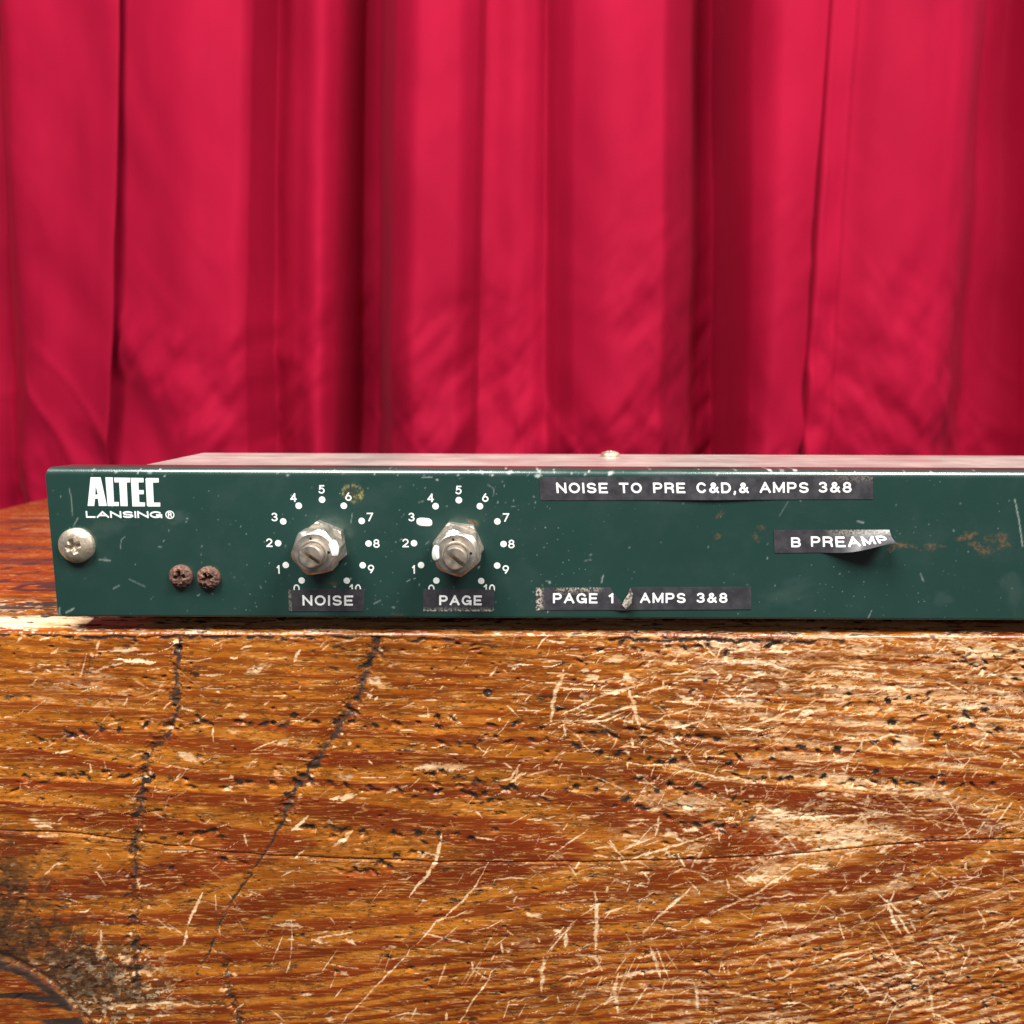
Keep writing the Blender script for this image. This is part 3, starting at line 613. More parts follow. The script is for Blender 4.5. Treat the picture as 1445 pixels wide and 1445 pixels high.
# ---- turned and prismatic parts; local axis points out of the panel (-y)
def lathe(prof_, seg, cx, cz, cy=0.0, wob=0):
    vs = []
    for r, h in prof_:
        for k in range(seg):
            a = 2*math.pi*k/seg; vs.append((cx+r*math.cos(a), cy-h, cz+r*math.sin(a)))
    fs = [tuple(int(q) for q in f) for f in grid_faces(len(prof_), seg, True)]
    fs.append(tuple(range((len(prof_)-1)*seg, len(prof_)*seg))); return vs, fs
def hexnut(cx, cz, cy, rc, rot, h0, h1, chamfer_r, bore, cd_=2.0, seg=96):
    # hexagon of corner radius rc whose outer end is turned down to a circle
    vs = []; prof_ = [(None, h0), (None, h1-cd_), (rc*(0.93 if cd_ > 1 else .985), h1-cd_*.55), (chamfer_r, h1-cd_*.09), (chamfer_r-.25, h1), (bore, h1), (bore-.25, h1-.25), (bore-.4, h1-.9)]
    for r, h in prof_:
        for k in range(seg):
            a = 2*math.pi*k/seg
            q = (a-rot) % (math.pi/3)-math.pi/6
            rh = rc*math.cos(math.pi/6)/math.cos(q)
            rr = rh if r is None else min(rh, r)
            vs.append((cx+rr*math.cos(a), cy-h, cz+rr*math.sin(a)))
    return vs, [tuple(int(q) for q in f) for f in grid_faces(len(prof_), seg, True)]
def slotted_shaft(cx, cz, r, h0, h1, slot_w, slot_d, ang):
    vs, fs = lathe([(r, h0), (r, h1-slot_d)], 40, cx, cz)
    for s_ in (1, -1):
        a0 = math.asin(slot_w/2/r); arc = np.linspace(a0, math.pi-a0, 20)
        for (rr, hh) in ((1, h1-slot_d-.02), (1, h1-.45), (.9, h1)):
            for a in arc:
                x, z = rr*r*math.cos(a), max(r*math.sin(a)*rr, slot_w/2)*s_
                vs.append((cx+x*math.cos(ang)-z*math.sin(ang), -hh, cz+x*math.sin(ang)+z*math.cos(ang)))
        b = len(vs)-60
        for lv in range(2):
            for k in range(20):
                k2 = (k+1) % 20; i = b+lv*20
                fs.append((i+k, i+k2, i+20+k2, i+20+k) if s_ > 0 else (i+k2, i+k, i+20+k, i+20+k2))
        top = tuple(range(b+40, b+60)); fs.append(top if s_ > 0 else top[::-1])
    return vs, fs
def screw_head(cx, cz, R, dome, cross, depth, ang, rot_noise=0.0, base=0.0, seed=1):
    nr_, ns = 30, 72; vs = []
    r_ = np.random.default_rng(seed)
    for i in range(nr_):
        t = i/(nr_-1); rr = R*(1-t)
        if i == 0: rr = R*.97
        for k in range(ns):
            a = 2*math.pi*k/ns; x, z = rr*math.cos(a), rr*math.sin(a)
            q = rr/R
            h = base+dome*math.sqrt(max(0, 1-(q*.965)**2)) if i else 0.0
            xr, zr = x*math.cos(ang)+z*math.sin(ang), -x*math.sin(ang)+z*math.cos(ang)
            w = cross*.34
            arm = min(max(abs(xr)-cross, abs(zr)-w), max(abs(zr)-cross, abs(xr)-w))
            h -= depth*(1-float(smooth(-.28, .12, arm)))*(1-.45*min(1, q*R/cross))
            h += rot_noise*(float(fbm(np.float64(x*1.6+40+seed*3), np.float64(z*1.6+40), 7, 3))-.5)
            vs.append((cx+x, -h, cz+z))
    fs = [tuple(int(q) for q in f) for f in grid_faces(nr_, ns, True)]
    return vs, fs
def pot(cxpx, cypx, rot1, rot2, slot_ang, tip_px):
    cx, cz = (float(q) for q in on_y(cxpx, cypx, 0.0))
    tx, tz = (float(q) for q in on_y(tip_px[0], tip_px[1], -16.2))
    dx, dz = (tx-cx)*.85, (tz-cz)*.85
    root_v, root_f = lathe([(3.8, 0.02), (3.8, 12.1), (3.65, 12.4), (3.3, 12.4), (3.25, 12.0)], 48, cx+dx*.7, cz+dz*.7)
    p = mk('potentiometer', root_v, root_f, M_NUT, unit, (cx, 0, cz))
    for o in (p,): o.data.shade_flat()
    v1, f1 = hexnut(cx, cz, 0, 7.45, rot1, 0.0, 3.4, 7.0, 4.8, .5); n1 = mk('hex_nut', v1, f1, M_NUT, p, None, False)
    v2, f2 = hexnut(cx+dx*.5, cz+dz*.5, 0, 7.1, rot2, 3.1, 11.4, 5.65, 3.85, 1.7); n2 = mk('lock_nut', v2, f2, M_NUT, p, None, False)
    v3, f3 = slotted_shaft(cx+dx, cz+dz, 3.17, 10.0, 16.2, 1.35, 2.2, slot_ang); mk('control_shaft', v3, f3, M_SHAFT, p, None, False)
    for an in (1.75, .05):                      # two punched notches beside the bushing
        nx_, nz_ = cx+dx*.5+4.15*math.cos(an), cz+dz*.5+4.15*math.sin(an)
        v4, f4 = lathe([(.38, 11.3), (.36, 11.47)], 10, nx_, nz_); mk('notch', v4, f4, M_DARK, p, None, False)
    return p, cx, cz, dx, dz
POT1 = pot(456.3, 768.8, math.radians(37), math.radians(10), math.radians(-36), (437.5, 785.8))
POT2 = pot(647.3, 768.9, math.radians(53), math.radians(40), math.radians(-38), (642.0, 789.0))
def dab(name, parent, pts3, mat=M_DAB, thick=.25, nrm=(0, -1, 0)):
    # a small raised blob of paint on the flat spanned by the outline points
    p = np.array(pts3, float); c = p.mean(0); n = len(p); vs = []; nrm = np.array(nrm, float)
    for f, h in ((1, 0), (.93, .6), (.75, .9), (.4, 1.0)):
        vs += [tuple(c+(q-c)*f+nrm*thick*h) for q in p]
    fs = [tuple(int(q) for q in f) for f in grid_faces(4, n, True)]; fs.append(tuple(range(3*n, 4*n)))
    return mk(name, vs, fs, mat, parent)
for (p, cx, cz, dx, dz), ac, aw in ((POT1, 12, 24), (POT2, 178, 24)):
    vs = []; n_ = 28                            # paint smeared over the rim of the lock nut
    for f, up in ((1.0, .02), (.95, .14), (.8, .2), (.5, .22), (.2, .22)):
        for k in range(n_):
            t = 2*math.pi*k/n_; c_, s_ = math.cos(t), math.sin(t)
            r_ = 5.75+1.05*f*math.copysign(abs(c_)**.7, c_)*(1+.12*math.sin(3*t)); a = math.radians(ac+aw*f*math.copysign(abs(s_)**.7, s_)*(1+.1*math.sin(2*t+1)))
            h_ = float(np.interp(r_, [4.5, 5.4, 5.65, 6.6, 7.0], [11.4, 11.4, 11.22, 10.3, 9.9]))+up
            vs.append((cx+dx*.5+r_*math.cos(a), -h_, cz+dz*.5+r_*math.sin(a)))
    fs = [tuple(int(q) for q in f) for f in grid_faces(5, n_, True)]; fs.append(tuple(range(4*n_, 5*n_)))
    mk('paint_dab', vs, fs, M_DAB, p)

vv, ff = screw_head(*[float(q) for q in on_y(110.0, 769.0, 0)], 5.3, 2.6, 2.15, 1.5, .35, .12, .25, 2); mk('panel_screw', vv, ff, M_SCREW, unit)
for i, (a, b, an) in enumerate(((256.5, 812.5, .15), (295.5, 814.5, .45))):
    vv, ff = screw_head(*[float(q) for q in on_y(a, b, 0)], 3.5, 2.0, 1.75, 1.7, an, .75, .3, 5+i); o = mk('rusty_screw', vv, ff, M_RUST, unit)
sx, sy = on_z(861.0, 644.5, ZC)
vv, ff = screw_head(0, 0, 3.35, 1.7, 1.3, .8, .5, .1, .5, 8)
vv = [(x+float(sx), z+float(sy), -h+ZC-.05) for x, h, z in vv]
mk('cover_screw', vv, [f[::-1] for f in ff], M_SCREW, unit)

# ------------------------------------------------------------------ lettering
def arc(cx, cy, rx, ry, a0, a1, n=14):
    t = np.radians(np.linspace(a0, a1, n)); return [(cx+rx*math.cos(q), cy+ry*math.sin(q)) for q in t]
G = {'N': (.80, [[(0, 0), (0, 1)], [(0, 1), (1, 0)], [(1, 0), (1, 1)]]), 'O': (.92, [arc(.5, .5, .5, .5, 0, 360, 30)]), 'I': (.0, [[(0, 0), (0, 1)]]),
     'S': (.76, [arc(.5, .745, .47, .255, 25, 270)+arc(.5, .245, .5, .245, 90, -155)[1:]]),
     'E': (.70, [[(1, 1), (0, 1)], [(0, 1), (0, 0)], [(0, 0), (1, 0)], [(0, .5), (.88, .5)]]), 'T': (.78, [[(0, 1), (1, 1)], [(.5, 1), (.5, 0)]]),
     'P': (.74, [[(0, 0), (0, 1)], [(0, 1), (.6, 1)]+arc(.6, .72, .4, .28, 90, -90)+[(0, .44)]]),
     'R': (.78, [[(0, 0), (0, 1)], [(0, 1), (.6, 1)]+arc(.6, .74, .38, .26, 90, -90)+[(0, .48)], [(.6, .48), arc(.5, .2, .46, .28, 60, 0, 6)[3], (.97, 0)]]),
     'C': (.86, [arc(.5, .5, .5, .5, 38, 322, 26)]), 'G': (.90, [arc(.5, .5, .5, .5, 40, 345, 28), [(.58, .42), (1, .42)], [(1, .42), (1, 0)]]),
     'D': (.82, [[(0, 0), (0, 1)], [(0, 1), (.45, 1)]+arc(.45, .5, .55, .5, 90, -90, 20)+[(0, 0)]]),
     'A': (.90, [[(0, 0), (.5, 1)], [(.5, 1), (1, 0)], [(.2, .32), (.8, .32)]]), 'M': (.96, [[(0, 0), (0, 1)], [(0, 1), (.5, .1)], [(.5, .1), (1, 1)], [(1, 1), (1, 0)]]),
     'B': (.76, [[(0, 0), (0, 1)], [(0, 1), (.6, 1)]+arc(.6, .76, .34, .24, 90, -90)+[(0, .52)], [(.6, .52)]+arc(.62, .26, .38, .26, 90, -90)+[(0, 0)]]),
     'L': (.66, [[(0, 1), (0, 0)], [(0, 0), (1, 0)]]), ',': (.14, [[(.5, .04), (.5, -.06), (.1, -.22)]]),
     '&': (.86, [[(1, 0), (.3, .66), (.22, .82), (.30, .95), (.44, 1), (.6, .95), (.66, .82), (.58, .68), (.16, .42), (.02, .24), (.08, .08), (.28, 0), (.5, .02), (.74, .18), (.93, .5)]]),
     '0': (.66, [arc(.5, .5, .5, .5, 0, 360, 28)]), '1': (.30, [[(1, 0), (1, 1)], [(1, 1), (.1, .78)]]), '2': (.68, [arc(.5, .7, .48, .30, 165, -35)+[(0, 0)], [(0, 0), (1, 0)]]),
     '3': (.70, [arc(.48, .755, .44, .245, 155, -90)[:-1]+arc(.48, .255, .5, .255, 90, -155)]), '4': (.74, [[(.75, 0), (.75, 1)], [(.75, 1), (0, .28)], [(0, .28), (1, .28)]]),
     '5': (.68, [[(.92, 1), (.22, 1)], [(.22, 1), (.12, .54)], [(.12, .54)]+arc(.45, .33, .52, .33, 118, -150)]),
     '6': (.68, [arc(.5, .32, .5, .32, 0, 360, 24), [(.06, .44), (.30, .78), (.56, 1)]]), '7': (.66, [[(0, 1), (1, 1)], [(1, 1), (.3, 0)]]),
     '8': (.70, [arc(.5, .755, .42, .245, 0, 360, 22), arc(.5, .26, .5, .26, 0, 360, 22)]), '9': (.68, [arc(.5, .68, .5, .32, 0, 360, 24), [(.94, .56), (.70, .22), (.44, 0)]])}
def word_strokes(word, x0, x1, z0, z1, t, gap=.24):
    # polylines (mm) of a word fitted between x0..x1, z0 (baseline)..z1 (cap line); t is the pen width
    hgt_ = (z1-z0)
    ws = [G[c][0]*hgt_ for c in word]
    n = len(word); g = gap*hgt_
    tot = sum(ws)+t*n+g*(n-1); k = (x1-x0-t*n)/(tot-t*n) if tot > t*n else 1.0
    out = []; x = x0
    for c, w in zip(word, ws):
        w *= k
        for st in G[c][1]:
            out.append([(x+t/2+p[0]*w, z0+t/2+p[1]*(hgt_-t)) for p in st])
        x += w+t+g*k
    return out
def sdf_mesh(strokes, t, res=None, square=True):
    # union of pen strokes as one flat cut-out sheet
    allp = np.array([p for s_ in strokes for p in s_]); h = res or t/5.0
    x0, z0 = allp.min(0)-t; x1, z1 = allp.max(0)+t
    gx = np.arange(x0, x1+h, h); gz = np.arange(z0, z1+h, h)
    D = np.full((len(gz), len(gx)), 9e9)
    for s_ in strokes:
        for a, b in zip(s_[:-1], s_[1:]):
            if math.hypot(b[0]-a[0], b[1]-a[1]) < 1e-5: continue
            lo = np.minimum(a, b)-t*1.2; hi = np.maximum(a, b)+t*1.2
            i0, i1 = max(0, int((lo[0]-x0)/h)), int((hi[0]-x0)/h)+2; j0, j1 = max(0, int((lo[1]-z0)/h)), int((hi[1]-z0)/h)+2
            X, Z = np.meshgrid(gx[i0:i1], gz[j0:j1]); ab = np.array(b)-np.array(a); L = math.hypot(*ab)+1e-9; u = ab/L
            al = (X-a[0])*u[0]+(Z-a[1])*u[1]; pr = -(X-a[0])*u[1]+(Z-a[1])*u[0]
            if len(s_) == 2 and square: d = np.maximum(np.abs(pr), np.abs(al-L/2)-L/2)
            else: d = np.hypot(pr, al-np.clip(al, 0, L))
            D[j0:j1, i0:i1] = np.minimum(D[j0:j1, i0:i1], d-t/2)
    verts, faces, key = [], [], {}
    def vid(p):
        q = (round(p[0]*4000), round(p[1]*4000))
        if q not in key: key[q] = len(verts); verts.append(p)
        return key[q]
    act = np.minimum.reduce([D[:-1, :-1], D[1:, :-1], D[:-1, 1:], D[1:, 1:]]) < 0
    for j, i in zip(*np.nonzero(act)):
        cs = [(gx[i], gz[j], D[j, i]), (gx[i+1], gz[j], D[j, i+1]), (gx[i+1], gz[j+1], D[j+1, i+1]), (gx[i], gz[j+1], D[j+1, i])]
        poly = []
        for k in range(4):
            A, B = cs[k], cs[(k+1) % 4]
            if A[2] < 0: poly.append((A[0], A[1]))
            if (A[2] < 0) != (B[2] < 0):
                f = A[2]/(A[2]-B[2]); poly.append((A[0]+(B[0]-A[0])*f, A[1]+(B[1]-A[1])*f))
        ids = []
        for p in poly:
            q = vid(p)
            if not ids or (q != ids[-1] and q != ids[0]): ids.append(q)
        if len(ids) >= 3: faces.append(ids)
    return np.array(verts), faces
def flat_lettering(name, parent, strokes, t, mat, y, warpf=None, square=True):
    v2, f2 = sdf_mesh(strokes, t, None, square)
    if warpf is None: v3 = np.stack([v2[:, 0], np.full(len(v2), y), v2[:, 1]], -1)
    else: v3 = warpf(v2[:, 0], v2[:, 1], y)
    return mk(name, v3, f2, mat, parent, None, False)
def pxw(word, x0, x1, ytop, ybot, t_px, gap=.24):
    xa, za = on_y(x0, ybot, 0); xb, zb = on_y(x1, ytop, 0); xc, _ = on_y(x1, ybot, 0)
    return word_strokes(word, float(xa), float(xc), float(za), float(zb), t_px*PM, gap)
INK_Y = -0.055
# printed scales round the two controls
def dial(dots, nums, pill, x0):
    sc = lambda p: (x0+p[0]/7.225, 670+p[1]/7.225)
    vs, fs = [], []
    for d in dots:
        c = P([sc(d)])[0]; b = len(vs)
        for k in range(20): vs.append((c[0]+.95*math.cos(k*math.pi/10), INK_Y, c[1]+.95*math.sin(k*math.pi/10)))
        fs.append(tuple(range(b, b+20)))
    mk('scale_dots', vs, fs, M_INK, unit, None, False)
    st = []
    for txt, (a, b) in nums.items():
        a, b = sc((a, b)); wpx = {'1': 4.2, '10': 16.5}.get(txt, 9.0)
        st += pxw(txt, a-wpx/2, a+wpx/2, b-6.0, b+6.0, 1.95, .3)
    flat_lettering('scale_numerals', unit, st, 1.95*PM, M_INK, INK_Y)
    if pill:
        (a0, b0), (a1, b1) = sc(pill[0]), sc(pill[1])
        pts = []
        for k in range(24):
            t = 2*math.pi*k/24; c_, s_ = math.cos(t), math.sin(t)
            pts.append(((a0+a1)/2+(a1-a0)/2*math.copysign(abs(c_)**.6, c_), (b0+b1)/2+(b1-b0)/2*math.copysign(abs(s_)**.75, s_)+1.0*c_))
        q = P(pts); dab('paint_dab', unit, [(x, INK_Y, z) for x, z in q], M_DAB, .12)
dial([(683, 253), (445, 315), (287, 475), (235, 697), (313, 920), (475, 1077), (905, 315), (1087, 470), (1157, 700), (1097, 922), (935, 1079)],
     {'5': (680, 148), '4': (393, 232), '3': (200, 430), '2': (147, 692), '1': (237, 965), '0': (425, 1160), '6': (953, 222), '7': (1172, 430), '8': (1238, 700), '9': (1183, 960), '10': (1022, 1160)}, None, 360)
dial([(632, 258), (395, 320), (175, 697), (247, 920), (403, 1078), (847, 320), (1025, 475), (1088, 705), (1023, 925), (860, 1082)],
     {'5': (630, 155), '4': (345, 235), '3': (150, 430), '2': (90, 695), '1': (170, 965), '0': (353, 1162), '6': (902, 232), '7': (1112, 435), '8': (1168, 705), '9': (1110, 965), '10': (942, 1160)}, ((200, 440), (360, 525)), 560)
# maker's mark
LOGO = [[(215, 487), (300, 487), (309, 395), (347, 395), (358, 487), (461, 487), (381, 122), (252, 120)], [(440, 122), (535, 122), (551, 436), (613, 437), (613, 488), (470, 488)],
        [(550, 125), (758, 128), (756, 187), (712, 187), (726, 489), (634, 489), (616, 187), (558, 187)], [(765, 128), (927, 130), (928, 186), (862, 187), (866, 284), (929, 285), (931, 336), (869, 338), (874, 440), (946, 442), (946, 493), (785, 493)],
        [(952, 142), (966, 130), (1121, 132), (1121, 188), (1046, 190), (1058, 443), (1140, 444), (1140, 495), (985, 494), (970, 480)]]
HOLE = [(318, 232), (344, 342), (312, 342)]
from mathutils.geometry import tessellate_polygon
vs, fs = [], []
for i, pl in enumerate(LOGO):
    loops = [pl]+([HOLE] if i == 0 else [])
    flat = [p for l in loops for p in l]; q = P([(100+a/9.03, 660+b/9.03) for a, b in flat]); b0 = len(vs)
    vs += [(x, INK_Y, z) for x, z in q]; k = 0; vec = []
    for l in loops: vec.append([Vector((q[k+j][0], q[k+j][1], 0)) for j in range(len(l))]); k += len(l)
    fs += [tuple(b0+j for j in tri) for tri in tessellate_polygon(vec)]
mk('maker_logo', vs, fs, M_INK, unit, None, False)
st = pxw('LANSING', 121.6, 229.2, 721.4, 730.6, 2.3, .10)
flat_lettering('maker_name', unit, st, 2.3*PM, M_INK, INK_Y)
c = P([(239.8, 726.3)])[0]; rr = 5.6*PM
st = [[(c[0]+rr*math.cos(k*math.pi/14), c[1]+rr*.92*math.sin(k*math.pi/14)) for k in range(29)]]
flat_lettering('registered_mark', unit, st+pxw('R', 237.3, 242.6, 722.9, 729.6, 1.3), 1.5*PM, M_INK, INK_Y)

# ---- label tapes
def tape(name_label, tl, tr, bl, br, words, bend=None, notch=None, wear=None, t_px=2.8, nx=90, nz=10):
    q = P([tl, tr, br, bl]); TL, TR, BR, BL = q
    base_y = -0.14
    def place(u, w, y, raw=False):             # u along, w down the tape, both 0..1
        u = np.asarray(u, float); w = np.asarray(w, float)
        top = TL+(TR-TL)*u[..., None]; bot = BL+(BR-BL)*u[..., None]
        hgt_ = np.linalg.norm(bot-top, axis=-1)
        p = top+(bot-top)*w[..., None]
        yy = np.full(p.shape[:-1], float(y)); xx, zz = p[..., 0], p[..., 1]
        if bend is not None: xx, yy, zz = bend(u, w, xx, yy, zz, top, hgt_)
        return np.stack([xx, yy, zz], -1)
    us = np.linspace(0, 1, nx); vs_ = []
    for r in range(nz):
        w = np.full(nx, r/(nz-1))
        if notch is not None: w = notch(us)+(1-notch(us))*w
        vs_.append(place(us, w, base_y))
    v3 = np.array(vs_)
    fs = [tuple(int(k) for k in f) for f in grid_faces(nz, nx)]
    # turned-back rim so the tape has thickness
    rim = np.concatenate([v3[0], v3[:, -1], v3[-1, ::-1], v3[::-1, 0]]); b0 = nx*nz
    rim2 = rim.copy(); rim2[:, 1] += 0.13; n_ = len(rim)
    allv = np.concatenate([v3.reshape(-1, 3), rim, rim2])
    fs += [(b0+k, b0+(k+1) % n_, b0+n_+(k+1) % n_, b0+n_+k) for k in range(n_)]
    wr = np.zeros(len(allv))
    if wear is not None:
        uu, ww = np.meshgrid(us, np.linspace(0, 1, nz)); wr[:nx*nz] = wear(uu, ww).ravel()
    o = mk('label_tape', allv, fs, M_TAPE, unit, None, True, {'wear': wr})
    o['label'] = name_label
    st = []
    for word, x0, x1, y0, y1 in words: st += pxw(word, x0, x1, y0, y1, t_px)
    def wf(x, z, y):
        u = (x-TL[0])/(TR[0]-TL[0]); top = TL+(TR-TL)*np.clip(u, 0, 1)[:, None]; bot = BL+(BR-BL)*np.clip(u, 0, 1)[:, None]
        w = (top[:, 1]-z)/(top[:, 1]-bot[:, 1]); return place(u, w, base_y-.045)
    v2, f2 = sdf_mesh(st, t_px*PM); mk('lettering', wf(v2[:, 0], v2[:, 1], 0), f2, M_LETTER, o, None, False)
    return o
def bulge(c, wd, amp):
    def b(u, w, x, y, z, top, hg): return x, y-amp*np.exp(-((u-c)/wd)**2)*w**2, z
    return b
tape('black tape lettered NOISE TO PRE C&D,& AMPS 3&8', (760.5, 673.5), (1231.5, 671.5), (763, 706), (1231.5, 704.3),
     [('NOISE', 783.7, 856, 681.2, 695.7), ('TO', 872, 904, 681.2, 695.7), ('PRE', 920, 965, 681, 695.6), ('C&D,&', 981, 1054.5, 680.8, 695.5), ('AMPS', 1070, 1139, 680.4, 695.2), ('3&8', 1153, 1199.5, 680, 695)],
     bulge(.52, .12, .45), None, lambda u, w: .25*smooth(.82, 1, u)*smooth(.35, .1, w), nx=160)
tape('black tape lettered NOISE under the left control', (406.8, 832.5), (514.3, 831.3), (408, 862.3), (513.5, 862.3), [('NOISE', 427.5, 499.3, 840, 854.2)], None, None, lambda u, w: .35*(u < .04), 2.85)
tape('black tape lettered PAGE under the right control', (597.3, 831.5), (697.6, 831.8), (597.3, 862.2), (697, 862.6), [('PAGE', 620.2, 680.2, 840, 853.7)], None, None, lambda u, w: .9*smooth(.85, .97, w), 2.85)
def notch(u):
    x = 756+u*304
    return np.interp(x, [0, 861, 866, 873, 878.5, 881, 884, 887, 889.5, 2000], [0, 0, .24, .50, .68, .74, .66, .48, 0, 0])
pg = tape('torn black tape lettered PAGE 1 AMPS 3&8', (756, 829.3), (1060, 828.3), (756, 861), (1060, 859.8),
     [('PAGE', 780, 842.5, 837, 851), ('1', 858, 864.8, 837, 851), ('AMPS', 902.4, 966.5, 836.6, 850.6), ('3&8', 981.7, 1025.3, 836.4, 850.4)], bulge(.41, .03, .5), notch,
     lambda u, w: np.clip(.95*smooth(.045, .015, u)+.75*smooth(.32, .05, w)*smooth(.08, .12, u)*smooth(.33, .26, u), 0, 1), nx=220)
fl = P([(889, 829), (892, 836), (889, 848), (882, 857), (877, 852), (881, 845), (886, 838)])
fv = [(x, -0.2-d, z) for (x, z), d in zip(fl, (.3, 1.3, 2.4, 1.6, .7, .3, .15))]
t_ = NT('torn_tape_backing'); t_.bump(t_.noise(900, 3), .8, .0004)
mk('torn_flap', fv, [tuple(range(7)), ], t_.out(Base_Color=t_.mix(t_.ramp(t_.noise(1500, 3), .4, .6), (.07, .06, .05), (.34, .30, .25)), Roughness=.7), pg, None, False)
def peel(u, w, x, y, z, top, hg):
    f = smooth(.38, 1.0, u)*math.radians(64)
    lift = hg*w
    curl = f*(0.55+.45*w)
    return x-.6*smooth(.5, 1, u)*w, y-lift*np.sin(curl)*.95-.35*smooth(.6, 1, u), top[..., 1]-lift*np.cos(curl)
tape('half peeled black tape lettered B PREAMP', (1091.5, 748.4), (1254, 747), (1093, 780), (1254, 778.5), [('B', 1114, 1127.5, 758, 772), ('PREAMP', 1142, 1243.5, 757, 771.2)], peel, None, lambda u, w: .35*smooth(.4, .6, u)*smooth(.4, .1, w), nz=18)

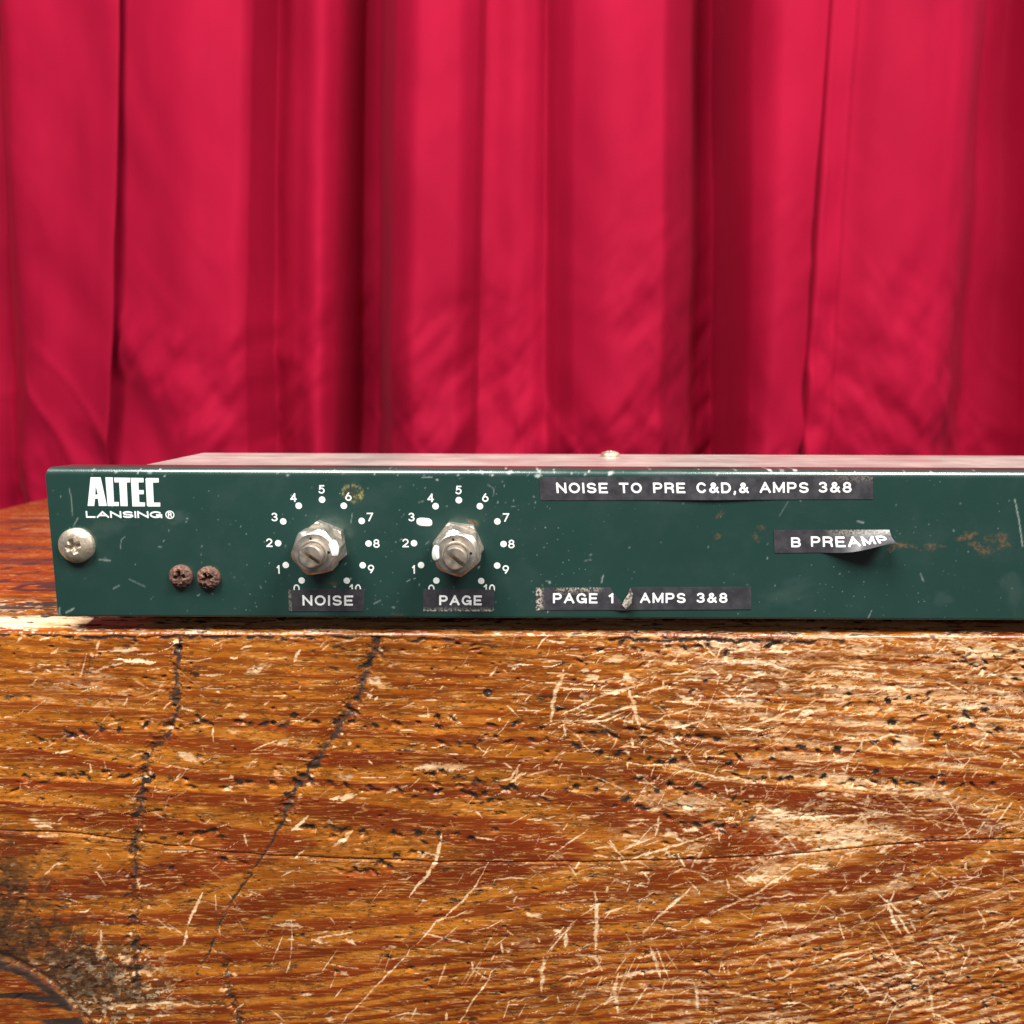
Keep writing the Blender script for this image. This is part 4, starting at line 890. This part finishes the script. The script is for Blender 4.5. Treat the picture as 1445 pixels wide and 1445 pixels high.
# ------------------------------------------------------------------ curtain panels behind
CY = 430.0
zc = np.linspace(-240, 620, 190)
def curtain(ctrl, label, seed, x_jit=1.0, hemleft=None, mat=None):
    c = np.array(ctrl, float)                  # px at the photograph's top edge, px at y=640, forward mm
    _, zt = on_y(722, 0, CY); _, zb = on_y(722, 640, CY)
    xt, _ = on_y(c[:, 0], np.full(len(c), 40.), CY-c[:, 2]); xb, _ = on_y(c[:, 1], np.full(len(c), 620.), CY-c[:, 2])
    ds = 1.1; n = int((max(xt.max(), xb.max())-min(xt.min(), xb.min()))/ds)
    s_ = np.linspace(0, 1, n)
    xt = np.maximum.accumulate(xt+np.arange(len(xt))*.01); k = (xt-xt[0])/(xt[-1]-xt[0])
    V_ = np.zeros((len(zc), n, 3))
    hk = np.diff(k); dl = np.diff(c[:, 2])/hk; mt = np.zeros(len(k))     # monotone cubic through the fold profile
    for q in range(1, len(k)-1):
        if dl[q-1]*dl[q] > 0: mt[q] = 2/(1/dl[q-1]+1/dl[q])
    ii = np.clip(np.searchsorted(k, s_)-1, 0, len(k)-2); u = (s_-k[ii])/hk[ii]
    hh = (2*u**3-3*u**2+1)*c[ii, 2]+(u**3-2*u**2+u)*hk[ii]*mt[ii]+(3*u**2-2*u**3)*c[ii+1, 2]+(u**3-u**2)*hk[ii]*mt[ii+1]
    xt_i = np.interp(s_, k, xt); xb_i = np.interp(s_, k, xb)
    for j, z in enumerate(zc):
        f = (zt-z)/(zt-zb); fe = f+.0*f
        x = xt_i+(xb_i-xt_i)*np.clip(fe, -.6, 1.6)
        V_[j, :, 0] = x+x_jit*2.2*np.sin(z/140+seed+s_*5)
        V_[j, :, 1] = CY-hh*(1+.10*math.sin(z/170+seed)*np.sin(s_*17+seed))
        V_[j, :, 2] = z
    X, Z = V_[..., 0], V_[..., 2]
    low = smooth(260, -20, Z)
    w1 = fbm((X+Z*.55)/52+seed*5, (Z-X*.35)/150, 120+seed, 2)-.5
    w2 = fbm((X-Z*.5)/46+seed*3, (Z+X*.3)/140, 140+seed, 2)-.5
    w3 = fbm(X/70+9, Z/150+seed, 160+seed, 3)-.5
    rid = np.abs(fbm((X+Z*.7)/60+3, (Z-X*.5)/170, 180+seed, 2)-.5)
    w4 = fbm((X+Z*.8)/22+seed, (Z-X*.6)/60, 200+seed, 3)-.5
    w5 = fbm((X-Z*.9)/20+seed, (Z+X*.7)/55, 210+seed, 3)-.5
    V_[..., 1] += (.2+low)*(w1*15+w2*15)+w3*12-low*1.6*smooth(.05, .0, rid)+(.12+low)*smooth(.45, .65, fbm(X/90, Z/90, 220+seed, 2))*(w4*13+w5*4 if seed != 2 else w5*12+w4*4)
    if hemleft is not None:                    # folded, stitched hem along one edge
        e_ = np.arange(n) if hemleft else np.arange(n)[::-1]
        V_[..., 1] += np.interp(e_, [0, 1, 2, 18, 20, 22], [5, 1, -.8, -.8, .9, 0])[None]
    o = mk('curtain', V_.reshape(-1, 3), grid_faces(len(zc), n), mat or M_CURT, None, (float(X.mean()), CY, -240), True)
    so = o.modifiers.new('cloth_thickness', 'SOLIDIFY'); so.thickness = 0.0011; so.offset = 1
    tag(o, label, 'curtain', None); return o
M_CURT = mat_curtain('crimson_curtain_cloth')
curtain([(-420, -420, 10), (-330, -330, 40), (-250, -250, 36), (-190, -190, -10), (-130, -130, 20), (-70, -60, 30), (-35, -15, -5), (-12, 12, -34), (4, 32, -30), (16, 48, 14), (40, 70, 18), (90, 100, 22), (140, 130, 30), (170, 153, 34)],
        'red curtain ending in a dark vertical edge behind the screwed end of the unit', 1, .5)
curtain([(100, 90, 16), (150, 135, 18), (178, 158, 19), (192, 172, 22), (230, 215, 32), (290, 275, 44), (345, 320, 44), (364, 348, 36), (376, 374, -2), (395, 392, -16), (425, 420, 2), (455, 448, 16), (482, 470, 0), (498, 486, -28), (518, 513, -66), (538, 536, -60), (552, 549, -12), (564, 558, 28), (600, 590, 48), (645, 640, 44), (672, 662, 30), (686, 676, 14), (700, 694, 15), (730, 722, 20), (752, 748, 14), (768, 770, 4), (784, 792, 18), (810, 815, 34), (870, 862, 46), (930, 925, 40), (946, 940, 26), (966, 962, -6), (986, 983, -50), (1002, 1002, -54), (1018, 1020, -30), (1036, 1038, 6), (1060, 1062, 32), (1105, 1090, 46), (1160, 1130, 40), (1200, 1165, 20), (1240, 1220, 0)],
        'wide red curtain with deep shadowed folds behind the middle of the green unit', 2, .6)
curtain([(1174, 1139, 47), (1186, 1152, 44), (1206, 1172, 40), (1250, 1215, 48), (1310, 1275, 54), (1352, 1316, 52), (1370, 1333, 44), (1380, 1343, 2), (1394, 1358, -40), (1420, 1392, -44), (1460, 1440, -26), (1520, 1505, 30), (1570, 1560, 4), (1600, 1595, -30), (1640, 1640, 20), (1700, 1700, 40), (1780, 1780, 0), (1860, 1860, 36)],
        'red curtain with a stitched hem and creases overlapping the wide red curtain', 3, .5, True)
for o in scene.objects:
    if '_o' in o: del o['_o']
